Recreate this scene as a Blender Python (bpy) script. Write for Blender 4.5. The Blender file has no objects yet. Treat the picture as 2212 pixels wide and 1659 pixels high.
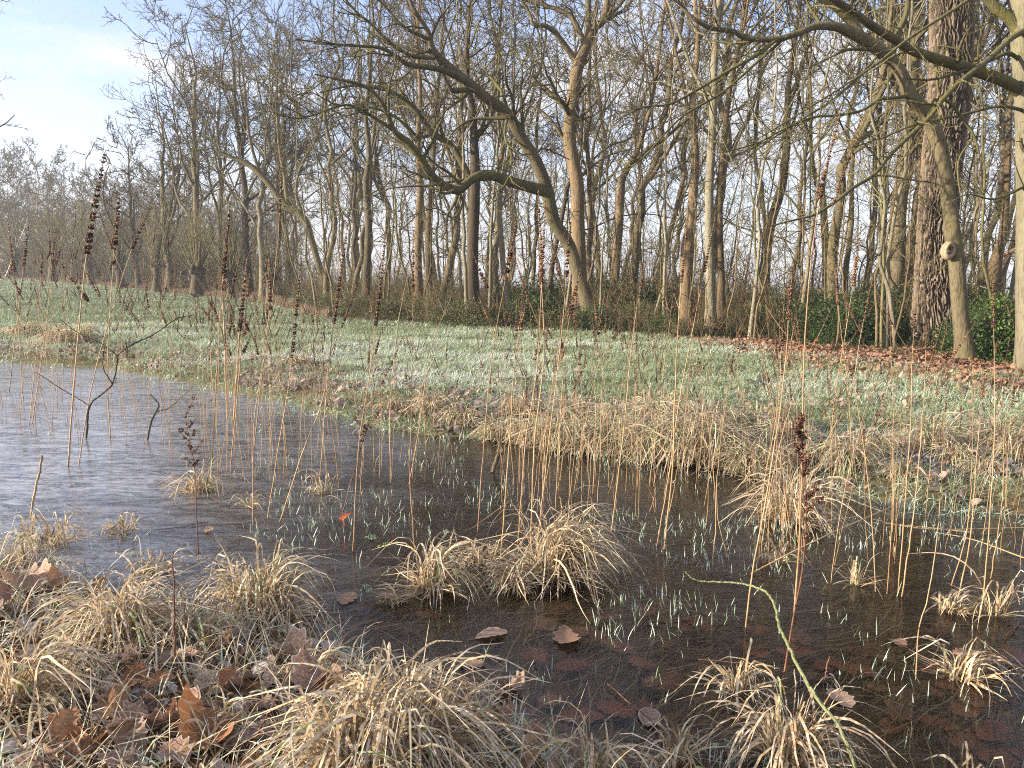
import bpy, math, random
import numpy as np
from mathutils import Matrix, Vector, noise as mnoise
R_ = math.radians
S = bpy.context.scene
# ------------------------------------------------------------------ camera
CAMH = 1.0
FPX, CX, CY = 1659.0, 1106.0, 829.5            # working pixel grid 2212 x 1659
PITCH = math.atan(209.5 / FPX); ROLL = math.atan(40 / 2212)
_F = np.array([0, math.cos(PITCH), -math.sin(PITCH)]); _U0 = np.array([0, math.sin(PITCH), math.cos(PITCH)]); _H = np.array([1.0, 0, 0])
_X = math.cos(ROLL) * _H + math.sin(ROLL) * _U0
_Y = -math.sin(ROLL) * _H + math.cos(ROLL) * _U0
CAM = np.array([0, 0, CAMH])
cd = bpy.data.cameras.new('camera'); cam = bpy.data.objects.new('camera', cd); S.collection.objects.link(cam)
cam.matrix_world = Matrix(((_X[0], _Y[0], -_F[0], 0), (_X[1], _Y[1], -_F[1], 0), (_X[2], _Y[2], -_F[2], CAMH), (0, 0, 0, 1)))
cd.sensor_width = 36; cd.lens = 36 * FPX / 2212; cd.clip_start = 0.05; cd.clip_end = 2000
S.camera = cam
# ------------------------------------------------------------------ light
SUN_EL, SUN_AZ = R_(13), R_(-104)              # azimuth measured clockwise from the view direction
wd = bpy.data.worlds.new('World'); S.world = wd; wd.use_nodes = True
wt = wd.node_tree; wt.nodes.clear()
def wn(t, **k):
    n = wt.nodes.new(t)
    for a, b in k.items(): setattr(n, a, b)
    return n
wo = wn('ShaderNodeOutputWorld'); bg = wn('ShaderNodeBackground'); bg.inputs[1].default_value = 0.15
sky = wn('ShaderNodeTexSky', sky_type='NISHITA', sun_disc=False, sun_elevation=SUN_EL, sun_rotation=SUN_AZ, air_density=1.0, dust_density=1.2, ozone_density=1.6)
tc = wn('ShaderNodeTexCoord'); sx = wn('ShaderNodeSeparateXYZ'); wt.links.new(tc.outputs['Generated'], sx.inputs[0])
mp = wn('ShaderNodeMapping'); mp.inputs['Location'].default_value = (3.1, 1.7, 0.4); mp.inputs['Rotation'].default_value = (0.0, 0.22, 0.0); mp.inputs['Scale'].default_value = (1.6, 1.6, 8.0)
wt.links.new(tc.outputs['Generated'], mp.inputs[0])
nz = wn('ShaderNodeTexNoise'); nz.inputs['Scale'].default_value = 1.7; nz.inputs['Detail'].default_value = 7; nz.inputs['Roughness'].default_value = 0.52; nz.inputs['Distortion'].default_value = 0.5
wt.links.new(mp.outputs[0], nz.inputs['Vector'])
cr = wn('ShaderNodeMapRange'); cr.inputs[1].default_value = 0.42; cr.inputs[2].default_value = 0.60; cr.inputs[3].default_value = 0.05; cr.inputs[4].default_value = 1.0
wt.links.new(nz.outputs[0], cr.inputs[0])
hz = wn('ShaderNodeMapRange', interpolation_type='SMOOTHSTEP'); hz.inputs[1].default_value = 0.0; hz.inputs[2].default_value = 0.27; hz.inputs[3].default_value = 0.8; hz.inputs[4].default_value = 0.0
wt.links.new(sx.outputs[2], hz.inputs[0])
mxf = wn('ShaderNodeMath', operation='MAXIMUM'); wt.links.new(cr.outputs[0], mxf.inputs[0]); wt.links.new(hz.outputs[0], mxf.inputs[1])
h2 = wn('ShaderNodeMapRange'); h2.inputs[1].default_value = 0.40; h2.inputs[2].default_value = 0.75; h2.inputs[4].default_value = 0.65; wt.links.new(sx.outputs[2], h2.inputs[0])
m4 = wn('ShaderNodeMath', operation='MAXIMUM'); wt.links.new(mxf.outputs[0], m4.inputs[0]); wt.links.new(h2.outputs[0], m4.inputs[1]); mxf = m4
mc = wn('ShaderNodeMix', data_type='RGBA'); mc.inputs['B'].default_value = (2.35, 2.4, 2.6, 1)
gn = wn('ShaderNodeMix', data_type='RGBA', blend_type='MULTIPLY'); gn.inputs[0].default_value = 1; gn.inputs['B'].default_value = (0.98, 0.86, 0.98, 1)
wt.links.new(sky.outputs[0], gn.inputs['A'])
wt.links.new(mxf.outputs[0], mc.inputs[0]); wt.links.new(gn.outputs['Result'], mc.inputs['A']); wt.links.new(mc.outputs['Result'], bg.inputs[0]); wt.links.new(bg.outputs[0], wo.inputs[0])
sl = bpy.data.lights.new('sun', 'SUN'); sl.energy = 5.0; sl.angle = R_(0.6); sl.color = (1.0, 0.87, 0.68)
sun = bpy.data.objects.new('sun', sl); S.collection.objects.link(sun)
sdir = Vector((math.sin(SUN_AZ) * math.cos(SUN_EL), math.cos(SUN_AZ) * math.cos(SUN_EL), math.sin(SUN_EL)))
sun.rotation_euler = sdir.to_track_quat('Z', 'Y').to_euler(); sun.location = (-20, -5, 20)
S.view_settings.view_transform = 'Standard'; S.view_settings.look = 'None'; S.view_settings.exposure = 1.5; S.view_settings.gamma = 1.0
S.cycles.max_bounces = 8; S.cycles.diffuse_bounces = 3; S.cycles.glossy_bounces = 3; S.cycles.transmission_bounces = 4; S.cycles.transparent_max_bounces = 12; S.cycles.volume_bounces = 0
S.cycles.pixel_filter_type = 'BLACKMAN_HARRIS'; S.cycles.filter_width = 1.05; S.cycles.use_denoising = False
S.cycles.caustics_reflective = False; S.cycles.caustics_refractive = False
# ------------------------------------------------------------------ helpers
rng = np.random.default_rng(11); random.seed(11)
COL = S.collection
def ray(px, py):
    d = _F + (px - CX) / FPX * _X - (py - CY) / FPX * _Y
    return d
def pt(px, py, dist):
    d = ray(px, py); return CAM + d * (dist / d[1])
def at(px, py, z=0.0):
    d = ray(px, py); return CAM + d * ((z - CAMH) / d[2])
_tab = rng.random((256, 256))
def vn(x, y):
    xi = np.floor(x).astype(int); yi = np.floor(y).astype(int); fx = x - xi; fy = y - yi
    fx = fx * fx * (3 - 2 * fx); fy = fy * fy * (3 - 2 * fy)
    a = _tab[xi & 255, yi & 255]; b = _tab[(xi + 1) & 255, yi & 255]; c = _tab[xi & 255, (yi + 1) & 255]; d = _tab[(xi + 1) & 255, (yi + 1) & 255]
    return (a * (1 - fx) + b * fx) * (1 - fy) + (c * (1 - fx) + d * fx) * fy
def fbm(x, y, o=3):
    s = 0; a = 0.5; t = 0
    for i in range(o):
        s = s + a * vn(x * 2 ** i + 17.3 * i, y * 2 ** i + 5.1 * i); t += a; a *= 0.5
    return s / t
# pond outline (traced waterline dropped on z = 0)
far_px = [(2800, 1180), (2212, 1115), (2000, 1095), (1800, 1062), (1620, 1035), (1500, 1000), (1350, 985), (1200, 962), (1060, 950), (900, 940), (800, 915), (600, 865), (420, 828), (250, 797), (0, 780), (-500, 775)]
near_px = [(-300, 1130), (0, 1205), (160, 1255), (330, 1300), (480, 1340), (640, 1350), (740, 1400), (860, 1480), (1000, 1525), (1120, 1575), (1190, 1640)]
POLY = np.array([at(*p)[:2] for p in far_px] + [at(*p)[:2] for p in near_px] + [[0.22, 1.35], [0.6, 1.15], [1.6, 1.05], [3.5, 1.3]])
def sdist(x, y):
    x = np.asarray(x, float); y = np.asarray(y, float)
    dmin = np.full(x.shape, 1e9); ins = np.zeros(x.shape, bool); n = len(POLY)
    for i in range(n):
        ax, ay = POLY[i]; bx, by = POLY[(i + 1) % n]
        ex, ey = bx - ax, by - ay
        t = np.clip(((x - ax) * ex + (y - ay) * ey) / (ex * ex + ey * ey), 0, 1)
        dmin = np.minimum(dmin, np.hypot(x - ax - t * ex, y - ay - t * ey))
        c = ((ay > y) != (by > y)) & (x < (bx - ax) * (y - ay) / (by - ay + 1e-12) + ax)
        ins ^= c
    return np.where(ins, -dmin, dmin)
def sstep(x): x = np.clip(x, 0, 1); return x * x * (3 - 2 * x)
def hgt(x, y):
    x = np.asarray(x, float); y = np.asarray(y, float); s = sdist(x, y); r = np.hypot(x, y)
    s = s + (fbm(x * 3.1 + 50, y * 3.1 + 50) - 0.5) * 0.22
    z = np.where(s > 0, 0.085 * (1 - np.exp(-s / 0.3)) + 0.004, -0.07 * (1 - np.exp(s / 0.2)))
    z = z + np.where(s > 0, np.minimum(s, 1) * (fbm(x * 1.7 + 9, y * 1.7 + 3) - 0.5) * 0.09 + np.minimum(s * 2, 1) * (fbm(x * 7, y * 7 + 30, 2) - 0.5) * 0.045, (fbm(x * 5, y * 5) - 0.5) * 0.015)
    z = z + 0.72 * np.clip((r - 27) / 40, 0, 1) ** 1.25 * sstep((-x / np.maximum(y, 1) + 0.05) / 0.3)
    return z
def h1(x, y): return float(hgt(np.array([x]), np.array([y]))[0])
def gp(px, py):
    z = 0.06
    for i in range(12):
        p = at(px, py, z) if ray(px, py)[2] < -1e-3 else pt(px, py, 60)
        z = 0.5 * z + 0.5 * max(h1(p[0], p[1]), 0.0)
    return np.array([p[0], p[1], max(h1(p[0], p[1]), 0.0)])
class Geo:
    def __init__(s): s.V = []; s.Q = []; s.T = []; s.A = []; s.E = []; s.n = 0
    def add(s, V, Q=None, T=None, a=0.5, e=0.0):
        V = np.asarray(V, float).reshape(-1, 3)
        if Q is not None and len(Q): s.Q.append(np.asarray(Q).reshape(-1, 4) + s.n)
        if T is not None and len(T): s.T.append(np.asarray(T).reshape(-1, 3) + s.n)
        s.A.append(np.broadcast_to(np.asarray(a, float), (len(V),))); s.E.append(np.broadcast_to(np.asarray(e, float), (len(V),)))
        s.V.append(V); s.n += len(V)
    def mesh(s, name, mat, origin=(0, 0, 0), smooth=True):
        V = np.concatenate(s.V) - np.asarray(origin)
        q = np.concatenate(s.Q) if s.Q else np.zeros((0, 4), int); t = np.concatenate(s.T) if s.T else np.zeros((0, 3), int)
        me = bpy.data.meshes.new(name); me.vertices.add(len(V)); me.vertices.foreach_set('co', V.astype(np.float32).ravel())
        L = np.concatenate([q.ravel(), t.ravel()]).astype(np.int32); me.loops.add(len(L)); me.loops.foreach_set('vertex_index', L)
        n = len(q) + len(t); me.polygons.add(n)
        st = np.concatenate([np.arange(len(q)) * 4, len(q) * 4 + np.arange(len(t)) * 3]).astype(np.int32); me.polygons.foreach_set('loop_start', st)
        me.polygons.foreach_set('use_smooth', np.full(n, smooth))
        a = me.attributes.new('tint', 'FLOAT', 'POINT'); a.data.foreach_set('value', np.concatenate(s.A).astype(np.float32))
        a = me.attributes.new('edge', 'FLOAT', 'POINT'); a.data.foreach_set('value', np.concatenate(s.E).astype(np.float32))
        me.update(calc_edges=True); me.materials.append(mat)
        return me
def O(name, me, parent=None, loc=(0, 0, 0), **tags):
    o = bpy.data.objects.new(name, me); COL.objects.link(o); o.location = loc
    if parent is not None: o.parent = parent; o.location = (0, 0, 0)
    for k, v in tags.items():
        if v: o[k] = v
    return o
def thing(name, label, cat, loc, group=None):
    return O(name, None, None, loc, label=label, category=cat, group=group)
def copy_tree(o, parent=None):
    c = o.copy(); COL.objects.link(c)
    if parent is not None: c.parent = parent
    for ch in list(o.children): copy_tree(ch, c)
    return c
def tubes(g, P, Rr, k=3, a=0.5, cap=False, e=0.0):
    """P (B,n,3), Rr (B,n)"""
    P = np.asarray(P, float); Rr = np.asarray(Rr, float); B, n, _ = P.shape
    T = np.gradient(P, axis=1); T /= np.linalg.norm(T, axis=2, keepdims=True) + 1e-9
    ref = np.where(np.abs(T[:, :1, 2:3]) > 0.8, np.array([1.0, 0, 0]), np.array([0, 0, 1.0]))
    N = np.cross(T, np.broadcast_to(ref, T.shape)); N /= np.linalg.norm(N, axis=2, keepdims=True) + 1e-9
    Bn = np.cross(T, N); ph = np.arange(k) * 2 * np.pi / k
    V = P[:, :, None] + Rr[:, :, None, None] * (N[:, :, None] * np.cos(ph)[:, None] + Bn[:, :, None] * np.sin(ph)[:, None])
    i = (np.arange(B)[:, None, None] * n + np.arange(n - 1)[None, :, None]) * k + np.arange(k)[None, None]
    j = (np.arange(B)[:, None, None] * n + np.arange(n - 1)[None, :, None]) * k + (np.arange(k)[None, None] + 1) % k
    Q = np.stack([i, j, j + k, i + k], -1).reshape(-1, 4)
    a = np.asarray(a, float)
    if a.ndim == 1 and len(a) == B: a = np.repeat(a, n * k)
    elif a.ndim == 2: a = np.repeat(a.ravel(), k)
    g.add(V.reshape(-1, 3), Q, a=a, e=e)
    if cap and k > 3:
        for b in range(B):
            c = P[b, -1] + T[b, -1] * Rr[b, -1] * 0.3
            ring = V[b, -1]; g.add(np.vstack([ring, c]), T=[[q, (q + 1) % k, k] for q in range(k)], a=a[0] if a.ndim else a)
def smooth_line(P, n):
    P = np.asarray(P, float); m = len(P)
    if m == 2: t = np.linspace(0, 1, n)[:, None]; return P[0] * (1 - t) + P[1] * t
    Pe = np.vstack([2 * P[0] - P[1], P, 2 * P[-1] - P[-2]])
    dd = np.r_[0, np.cumsum(np.linalg.norm(np.diff(P[:, :3], axis=0), axis=1))]
    out = []
    for u in np.linspace(0, dd[-1], n):
        i = min(max(np.searchsorted(dd, u) - 1, 0), m - 2); t = (u - dd[i]) / (dd[i + 1] - dd[i] + 1e-9)
        p0, p1, p2, p3 = Pe[i], Pe[i + 1], Pe[i + 2], Pe[i + 3]
        out.append(0.5 * (2 * p1 + (p2 - p0) * t + (2 * p0 - 5 * p1 + 4 * p2 - p3) * t * t + (3 * p1 - p0 - 3 * p2 + p3) * t ** 3))
    return np.array(out)
def lenof(P): return np.linalg.norm(np.diff(P, axis=1), axis=2).sum(1)
def kids(P, Rr, cnt, t0, t1, ang, lr, nseg, wig, up, rr, rng=rng, lmin=0.0, rmin=0.0, ext=None, taper=0.8, drop=0.0):
    B, n, _ = P.shape; L = lenof(P)
    t = rng.uniform(t0, t1, (B, cnt)); f = t * (n - 1); i = np.minimum(f.astype(int), n - 2); w = (f - i)[..., None]
    bi = np.arange(B)[:, None]
    p = P[bi, i] * (1 - w) + P[bi, i + 1] * w; T = P[bi, i + 1] - P[bi, i]; T /= np.linalg.norm(T, axis=2, keepdims=True) + 1e-9
    r0 = Rr[bi, i] * (1 - w[..., 0]) + Rr[bi, i + 1] * w[..., 0]
    v = rng.normal(size=T.shape); v -= (v * T).sum(2, keepdims=True) * T; v /= np.linalg.norm(v, axis=2, keepdims=True) + 1e-9
    an = rng.uniform(ang[0], ang[1], (B, cnt, 1)); d = np.cos(an) * T + np.sin(an) * v
    if ext is not None: d = d + np.asarray(ext)
    Lc = np.maximum(L[:, None] * lr * rng.uniform(0.55, 1.15, (B, cnt)) * (1 - 0.45 * t), lmin)
    rc = np.maximum(r0 * rr * rng.uniform(0.7, 1.1, (B, cnt)), rmin)
    p = p.reshape(-1, 3); d = d.reshape(-1, 3); Lc = Lc.ravel(); rc = rc.ravel()
    if drop > 0 and (Lc > drop).sum() > 3: kp = Lc > drop; p = p[kp]; d = d[kp]; Lc = Lc[kp]; rc = rc[kp]
    d /= np.linalg.norm(d, axis=1, keepdims=True); out = [p]; st = (Lc / nseg)[:, None]
    for s in range(nseg):
        d = d + rng.normal(size=d.shape) * wig + np.array([0, 0, up]); d /= np.linalg.norm(d, axis=1, keepdims=True)
        p = p + d * st; out.append(p)
    Rn = rc[:, None] * (1 - np.linspace(0, 1, nseg + 1)[None] * taper)
    return np.stack(out, 1), np.maximum(Rn, rmin * 0.5)
def ribbons(g, base, phi, th0, bend, tb, L, w, nseg=5, a=0.5, sharp=0.25, tw=None, wavy=0.0, rng=rng, across=1, e=0.0):
    """blades: start angle th0 from vertical, extra bend around tb"""
    N = len(base); t = (np.arange(nseg) + 0.5) / nseg
    th = th0[:, None] + bend[:, None] * sstep((t[None] - tb[:, None]) / sharp + 0.5)
    ph = phi[:, None] + wavy * rng.normal(size=(N, nseg)).cumsum(1)
    d = np.stack([np.sin(th) * np.cos(ph), np.sin(th) * np.sin(ph), np.cos(th)], -1) * (L / nseg)[:, None, None]
    P = np.concatenate([base[:, None], base[:, None] + np.cumsum(d, 1)], 1)
    P[..., 2] = np.maximum(P[..., 2], base[:, None, 2] - 0.004 + 0.0 * P[..., 2])
    if tw is None: tw = rng.uniform(-1.0, 1.0, N)
    s = np.stack([-np.sin(phi) * np.cos(tw), np.cos(phi) * np.cos(tw), np.sin(tw)], -1)[:, None]
    tt = np.linspace(0, 1, nseg + 1); ww = (w[:, None] * (0.75 + 0.6 * tt * (1 - tt)) * (1 - tt ** 4 * 0.9))[..., None] * 0.5
    V = np.stack([P - s * ww, P + s * ww], 2)
    b = np.arange(N)[:, None] * (nseg + 1) * 2 + np.arange(nseg)[None] * 2
    Q = np.stack([b, b + 1, b + 3, b + 2], -1).reshape(-1, 4)
    g.add(V.reshape(-1, 3), Q, a=np.repeat(np.broadcast_to(a, (N,)), (nseg + 1) * 2), e=np.tile(np.repeat(tt, 2), N))
    return P
# ------------------------------------------------------------------ materials
def mat(name, build):
    m = bpy.data.materials.new(name); m.use_nodes = True; nt = m.node_tree; nt.nodes.clear()
    out = nt.nodes.new('ShaderNodeOutputMaterial')
    class H:
        def n(s, t, **k):
            x = nt.nodes.new(t)
            for a, b in k.items(): setattr(x, a, b)
            return x
        def l(s, a, b): nt.links.new(a, b)
        def noise(s, sc, det=4, rough=0.55, vec=None, dist=0.0, scale3=None, co='Object'):
            x = s.n('ShaderNodeTexNoise'); x.inputs['Scale'].default_value = sc; x.inputs['Detail'].default_value = det; x.inputs['Roughness'].default_value = rough; x.inputs['Distortion'].default_value = dist
            t = s.n('ShaderNodeTexCoord'); o = t.outputs[co] if co != 'Position' else s.n('ShaderNodeNewGeometry').outputs['Position']
            if scale3: mm = s.n('ShaderNodeMapping'); mm.inputs['Scale'].default_value = scale3; s.l(o, mm.inputs[0]); o = mm.outputs[0]
            s.l(o, x.inputs['Vector']); return x.outputs[0]
        def ramp(s, fac, stops, interp='LINEAR'):
            x = s.n('ShaderNodeValToRGB'); x.color_ramp.interpolation = interp; e = x.color_ramp.elements
            while len(e) > len(stops): e.remove(e[-1])
            while len(e) < len(stops): e.new(0.5)
            for i, (p, c) in enumerate(stops): e[i].position = p; e[i].color = (*c, 1)
            s.l(fac, x.inputs[0]); return x.outputs[0]
        def mr(s, v, a, b, c=0.0, d=1.0):
            x = s.n('ShaderNodeMapRange'); s.l(v, x.inputs[0])
            for i, q in enumerate((a, b, c, d)): x.inputs[i + 1].default_value = q
            return x.outputs[0]
        def mix(s, f, a, b, blend='MIX'):
            x = s.n('ShaderNodeMix', data_type='RGBA', blend_type=blend)
            for i, v in ((0, f), ('A', a), ('B', b)):
                if isinstance(v, (int, float)): x.inputs[i].default_value = v
                elif isinstance(v, tuple): x.inputs[i].default_value = (*v, 1)
                else: s.l(v, x.inputs[i])
            return x.outputs['Result']
        def math(s, op, a, b=0.5):
            x = s.n('ShaderNodeMath', operation=op)
            for i, v in enumerate((a, b)):
                if isinstance(v, (int, float)): x.inputs[i].default_value = v
                else: s.l(v, x.inputs[i])
            return x.outputs[0]
        def attr(s, nm): x = s.n('ShaderNodeAttribute'); x.attribute_name = nm; return x.outputs['Fac']
        def rnd(s): return s.n('ShaderNodeObjectInfo').outputs['Random']
        def bump(s, h, st, di): x = s.n('ShaderNodeBump'); x.inputs['Strength'].default_value = st; x.inputs['Distance'].default_value = di; s.l(h, x.inputs['Height']); return x.outputs[0]
        def bsdf(s, col, rough=0.8, nrm=None, spec=0.3, trans=0.0):
            x = s.n('ShaderNodeBsdfPrincipled')
            if isinstance(col, tuple): x.inputs['Base Color'].default_value = (*col, 1)
            else: s.l(col, x.inputs['Base Color'])
            if isinstance(rough, float): x.inputs['Roughness'].default_value = rough
            else: s.l(rough, x.inputs['Roughness'])
            x.inputs['Specular IOR Level'].default_value = spec
            if nrm is not None: s.l(nrm, x.inputs['Normal'])
            if trans > 0:
                t = s.n('ShaderNodeBsdfTranslucent')
                if isinstance(col, tuple): t.inputs[0].default_value = (*col, 1)
                else: s.l(col, t.inputs[0])
                mx = s.n('ShaderNodeMixShader'); mx.inputs[0].default_value = trans; s.l(x.outputs[0], mx.inputs[1]); s.l(t.outputs[0], mx.inputs[2]); return mx.outputs[0]
            return x.outputs[0]
    h = H(); r = build(h); nt.links.new(r, out.inputs[0]); return m
def bark(name, c1, c2, moss, mossamt=0.5, sc=6, bump=0.6, zs=0.25):
    def b(h):
        n1 = h.noise(sc, 6, 0.6, scale3=(1, 1, zs)); n2 = h.noise(0.9, 4, 0.6, scale3=(1, 1, 0.5)); n3 = h.noise(sc * 7, 3, 0.6, scale3=(1, 1, zs))
        c = h.ramp(n1, [(0.3, c1), (0.7, c2)]); 
        rr = h.mr(h.rnd(), 0, 1, 0.75, 1.2); cc = h.n('ShaderNodeCombineColor'); [h.l(rr, cc.inputs[i]) for i in range(3)]
        c = h.mix(1.0, c, cc.outputs[0], 'MULTIPLY')
        g = h.n('ShaderNodeNewGeometry'); sp = h.n('ShaderNodeSeparateXYZ'); h.l(g.outputs['Normal'], sp.inputs[0])
        mm = h.math('ADD', h.mr(n2, 0.42, 0.62, 0, mossamt), h.mr(sp.outputs[2], -0.2, 0.9, 0, mossamt * 0.7))
        c = h.mix(h.math('MINIMUM', mm, 0.92), c, moss)
        hh = h.math('ADD', n1, h.math('MULTIPLY', n3, 0.5)); c = h.mix(h.mr(n3, 0.52, 0.35, 0, 0.45), c, (0.03, 0.024, 0.016))
        return h.bsdf(c, 0.9, h.bump(hh, bump, 0.05), 0.2)
    return mat(name, b)
MB = {
 'smooth': bark('bark_smooth', (0.095, 0.078, 0.05), (0.19, 0.155, 0.10), (0.10, 0.095, 0.03), 0.45),
 'pale': bark('bark_pale', (0.16, 0.145, 0.105), (0.28, 0.25, 0.18), (0.17, 0.17, 0.08), 0.3),
 'grey': bark('bark_grey', (0.085, 0.07, 0.05), (0.17, 0.14, 0.10), (0.075, 0.075, 0.03), 0.5),
 'warm': bark('bark_warm', (0.12, 0.085, 0.05), (0.22, 0.16, 0.10), (0.10, 0.09, 0.04), 0.3),
 'moss': bark('bark_mossy', (0.075, 0.06, 0.035), (0.15, 0.12, 0.06), (0.09, 0.095, 0.022), 0.8),
 'limb': bark('limb_mossy', (0.06, 0.052, 0.032), (0.13, 0.11, 0.065), (0.125, 0.12, 0.035), 0.7),
 'lichen': bark('lichen_bark', (0.17, 0.18, 0.10), (0.30, 0.31, 0.19), (0.23, 0.26, 0.10), 0.7, 14),
 'twig': bark('twig_bark', (0.06, 0.047, 0.027), (0.12, 0.09, 0.052), (0.095, 0.09, 0.032), 0.45, 5, 0.1),
 'twigy': bark('twig_yellow', (0.09, 0.078, 0.042), (0.16, 0.135, 0.075), (0.15, 0.15, 0.05), 0.5, 5, 0.1),
 'dark': bark('bark_dark', (0.05, 0.038, 0.028), (0.10, 0.075, 0.055), (0.06, 0.06, 0.025), 0.3),
 'birch': bark('bark_birch', (0.40, 0.38, 0.33), (0.62, 0.60, 0.55), (0.3, 0.3, 0.2), 0.2),
}
def b_oak(h):
    e = h.attr('edge'); n1 = h.noise(30, 5, 0.65, scale3=(1, 1, 0.35)); n2 = h.noise(1.2, 4)
    c = h.ramp(h.math('ADD', h.math('MULTIPLY', e, 0.8), h.math('MULTIPLY', n1, 0.3)), [(0.1, (0.03, 0.024, 0.019)), (0.5, (0.095, 0.073, 0.056)), (0.95, (0.19, 0.15, 0.115))])
    c = h.mix(h.mr(n2, 0.5, 0.75, 0, 0.35), c, (0.12, 0.115, 0.06))
    return h.bsdf(c, 0.9, h.bump(n1, 0.7, 0.02), 0.2)
MB['oak'] = mat('bark_oak_furrowed', b_oak)
def b_ground(h):
    n1 = h.noise(2.2, 6, 0.65, co='Position'); n2 = h.noise(35, 5, 0.7, co='Position'); n3 = h.noise(140, 3, 0.7, co='Position'); w = h.attr('tint'); e = h.attr('edge')
    g = h.ramp(n2, [(0.3, (0.04, 0.05, 0.022)), (0.5, (0.10, 0.115, 0.05)), (0.68, (0.24, 0.29, 0.19))])
    g = h.mix(h.mr(n1, 0.4, 0.65), g, h.ramp(n3, [(0.3, (0.06, 0.06, 0.028)), (0.7, (0.21, 0.22, 0.12))]))
    lf = h.ramp(n2, [(0.3, (0.04, 0.022, 0.012)), (0.5, (0.13, 0.065, 0.035)), (0.66, (0.28, 0.15, 0.08)), (0.8, (0.4, 0.3, 0.22))])
    bed = h.ramp(h.noise(14, 6, 0.7, co='Position', dist=1.5), [(0.3, (0.045, 0.033, 0.02)), (0.5, (0.13, 0.092, 0.055)), (0.7, (0.27, 0.18, 0.105))])
    c = h.mix(e, g, lf); c = h.mix(w, c, bed)
    return h.bsdf(c, 0.95, h.bump(n2, 0.8, 0.02), 0.15)
M_ground = mat('meadow_ground', b_ground)
def b_water(h):
    big = h.noise(0.55, 4, 0.6, scale3=(0.7, 2.2, 1)); st = h.noise(6, 5, 0.62, scale3=(0.7, 1.8, 1), dist=1.6); fine = h.noise(45, 3, 0.6, scale3=(0.8, 1.3, 1), dist=1.0)
    vo = h.n('ShaderNodeTexVoronoi', feature='DISTANCE_TO_EDGE'); vo.inputs['Scale'].default_value = 3.2
    t = h.n('ShaderNodeTexCoord'); m2 = h.n('ShaderNodeMapping'); m2.inputs['Scale'].default_value = (0.5, 1.7, 1); m2.inputs['Rotation'].default_value = (0, 0, 0.2)
    ad = h.n('ShaderNodeVectorMath', operation='MULTIPLY_ADD'); nn = h.n('ShaderNodeTexNoise'); nn.inputs['Scale'].default_value = 2.0
    h.l(t.outputs['Object'], nn.inputs['Vector']); h.l(nn.outputs['Color'], ad.inputs[0]); ad.inputs[1].default_value = (0.7, 0.7, 0); h.l(t.outputs['Object'], ad.inputs[2]); h.l(ad.outputs[0], m2.inputs[0]); h.l(m2.outputs[0], vo.inputs['Vector'])
    crack = h.mr(vo.outputs[0], 0.0, 0.03, 0.6, 0)
    hh = h.math('ADD', h.math('MULTIPLY', st, 1.0), h.math('ADD', h.math('MULTIPLY', fine, 0.16), h.math('MULTIPLY', crack, 0.25)))
    nb = h.bump(hh, 0.14, 0.014)
    fr = h.n('ShaderNodeFresnel'); fr.inputs['IOR'].default_value = 1.32; h.l(nb, fr.inputs['Normal'])
    gl = h.n('ShaderNodeBsdfGlossy'); h.l(nb, gl.inputs['Normal']); rr = h.mr(big, 0.35, 0.7, 0.03, 0.20); h.l(rr, gl.inputs['Roughness']); gl.inputs['Color'].default_value = (0.95, 0.95, 1, 1)
    tr = h.n('ShaderNodeBsdfTransparent'); h.l(h.ramp(big, [(0.35, (0.90, 0.85, 0.77)), (0.7, (0.97, 0.94, 0.89))]), tr.inputs[0])
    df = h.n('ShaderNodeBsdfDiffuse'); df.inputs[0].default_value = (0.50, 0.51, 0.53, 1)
    sp = h.n('ShaderNodeSeparateXYZ'); h.l(t.outputs['Object'], sp.inputs[0]); lf = h.mr(h.math('ADD', sp.outputs[0], h.math('MULTIPLY', big, 2.4)), -1.2, 0.7, 1, 0)  # frost whitening grows leftward, partly painted in for weak sky reflection
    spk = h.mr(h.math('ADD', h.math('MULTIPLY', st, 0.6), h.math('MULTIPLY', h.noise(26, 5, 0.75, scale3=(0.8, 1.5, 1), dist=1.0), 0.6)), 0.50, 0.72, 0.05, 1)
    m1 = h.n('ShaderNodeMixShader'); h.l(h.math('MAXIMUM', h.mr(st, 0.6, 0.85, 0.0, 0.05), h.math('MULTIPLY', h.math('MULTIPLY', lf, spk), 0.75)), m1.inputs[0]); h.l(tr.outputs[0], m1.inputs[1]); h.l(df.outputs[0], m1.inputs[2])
    m3 = h.n('ShaderNodeMixShader'); h.l(h.math('MINIMUM', h.math('MULTIPLY', fr.outputs[0], 1.05), 1.0), m3.inputs[0]); h.l(m1.outputs[0], m3.inputs[1]); h.l(gl.outputs[0], m3.inputs[2])
    return m3.outputs[0]
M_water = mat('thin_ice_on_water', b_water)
def blade(name, stops, frost=0.3, fc=(0.55, 0.58, 0.56), trans=0.3, fs=160):
    def b(h):
        c = h.ramp(h.attr('tint'), stops); f = h.noise(fs, 3, 0.6, co='Position'); e = h.attr('edge')
        ff = h.math('MULTIPLY', h.mr(f, 0.42, 0.62, 0, 1), h.mr(e, 0.0, 1.0, frost * 0.4, frost * 1.6))
        return h.bsdf(h.mix(h.math('MINIMUM', ff, 0.95), c, fc), 0.75, None, 0.25, trans)
    return mat(name, b)
M_meadow = blade('meadow_grass', [(0.0, (0.10, 0.15, 0.05)), (0.3, (0.20, 0.28, 0.11)), (0.55, (0.32, 0.41, 0.25)), (0.75, (0.46, 0.55, 0.43)), (0.88, (0.64, 0.72, 0.66)), (0.95, (0.40, 0.33, 0.17)), (1.0, (0.3, 0.2, 0.1))], 0.28, (0.66, 0.72, 0.70))
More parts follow.
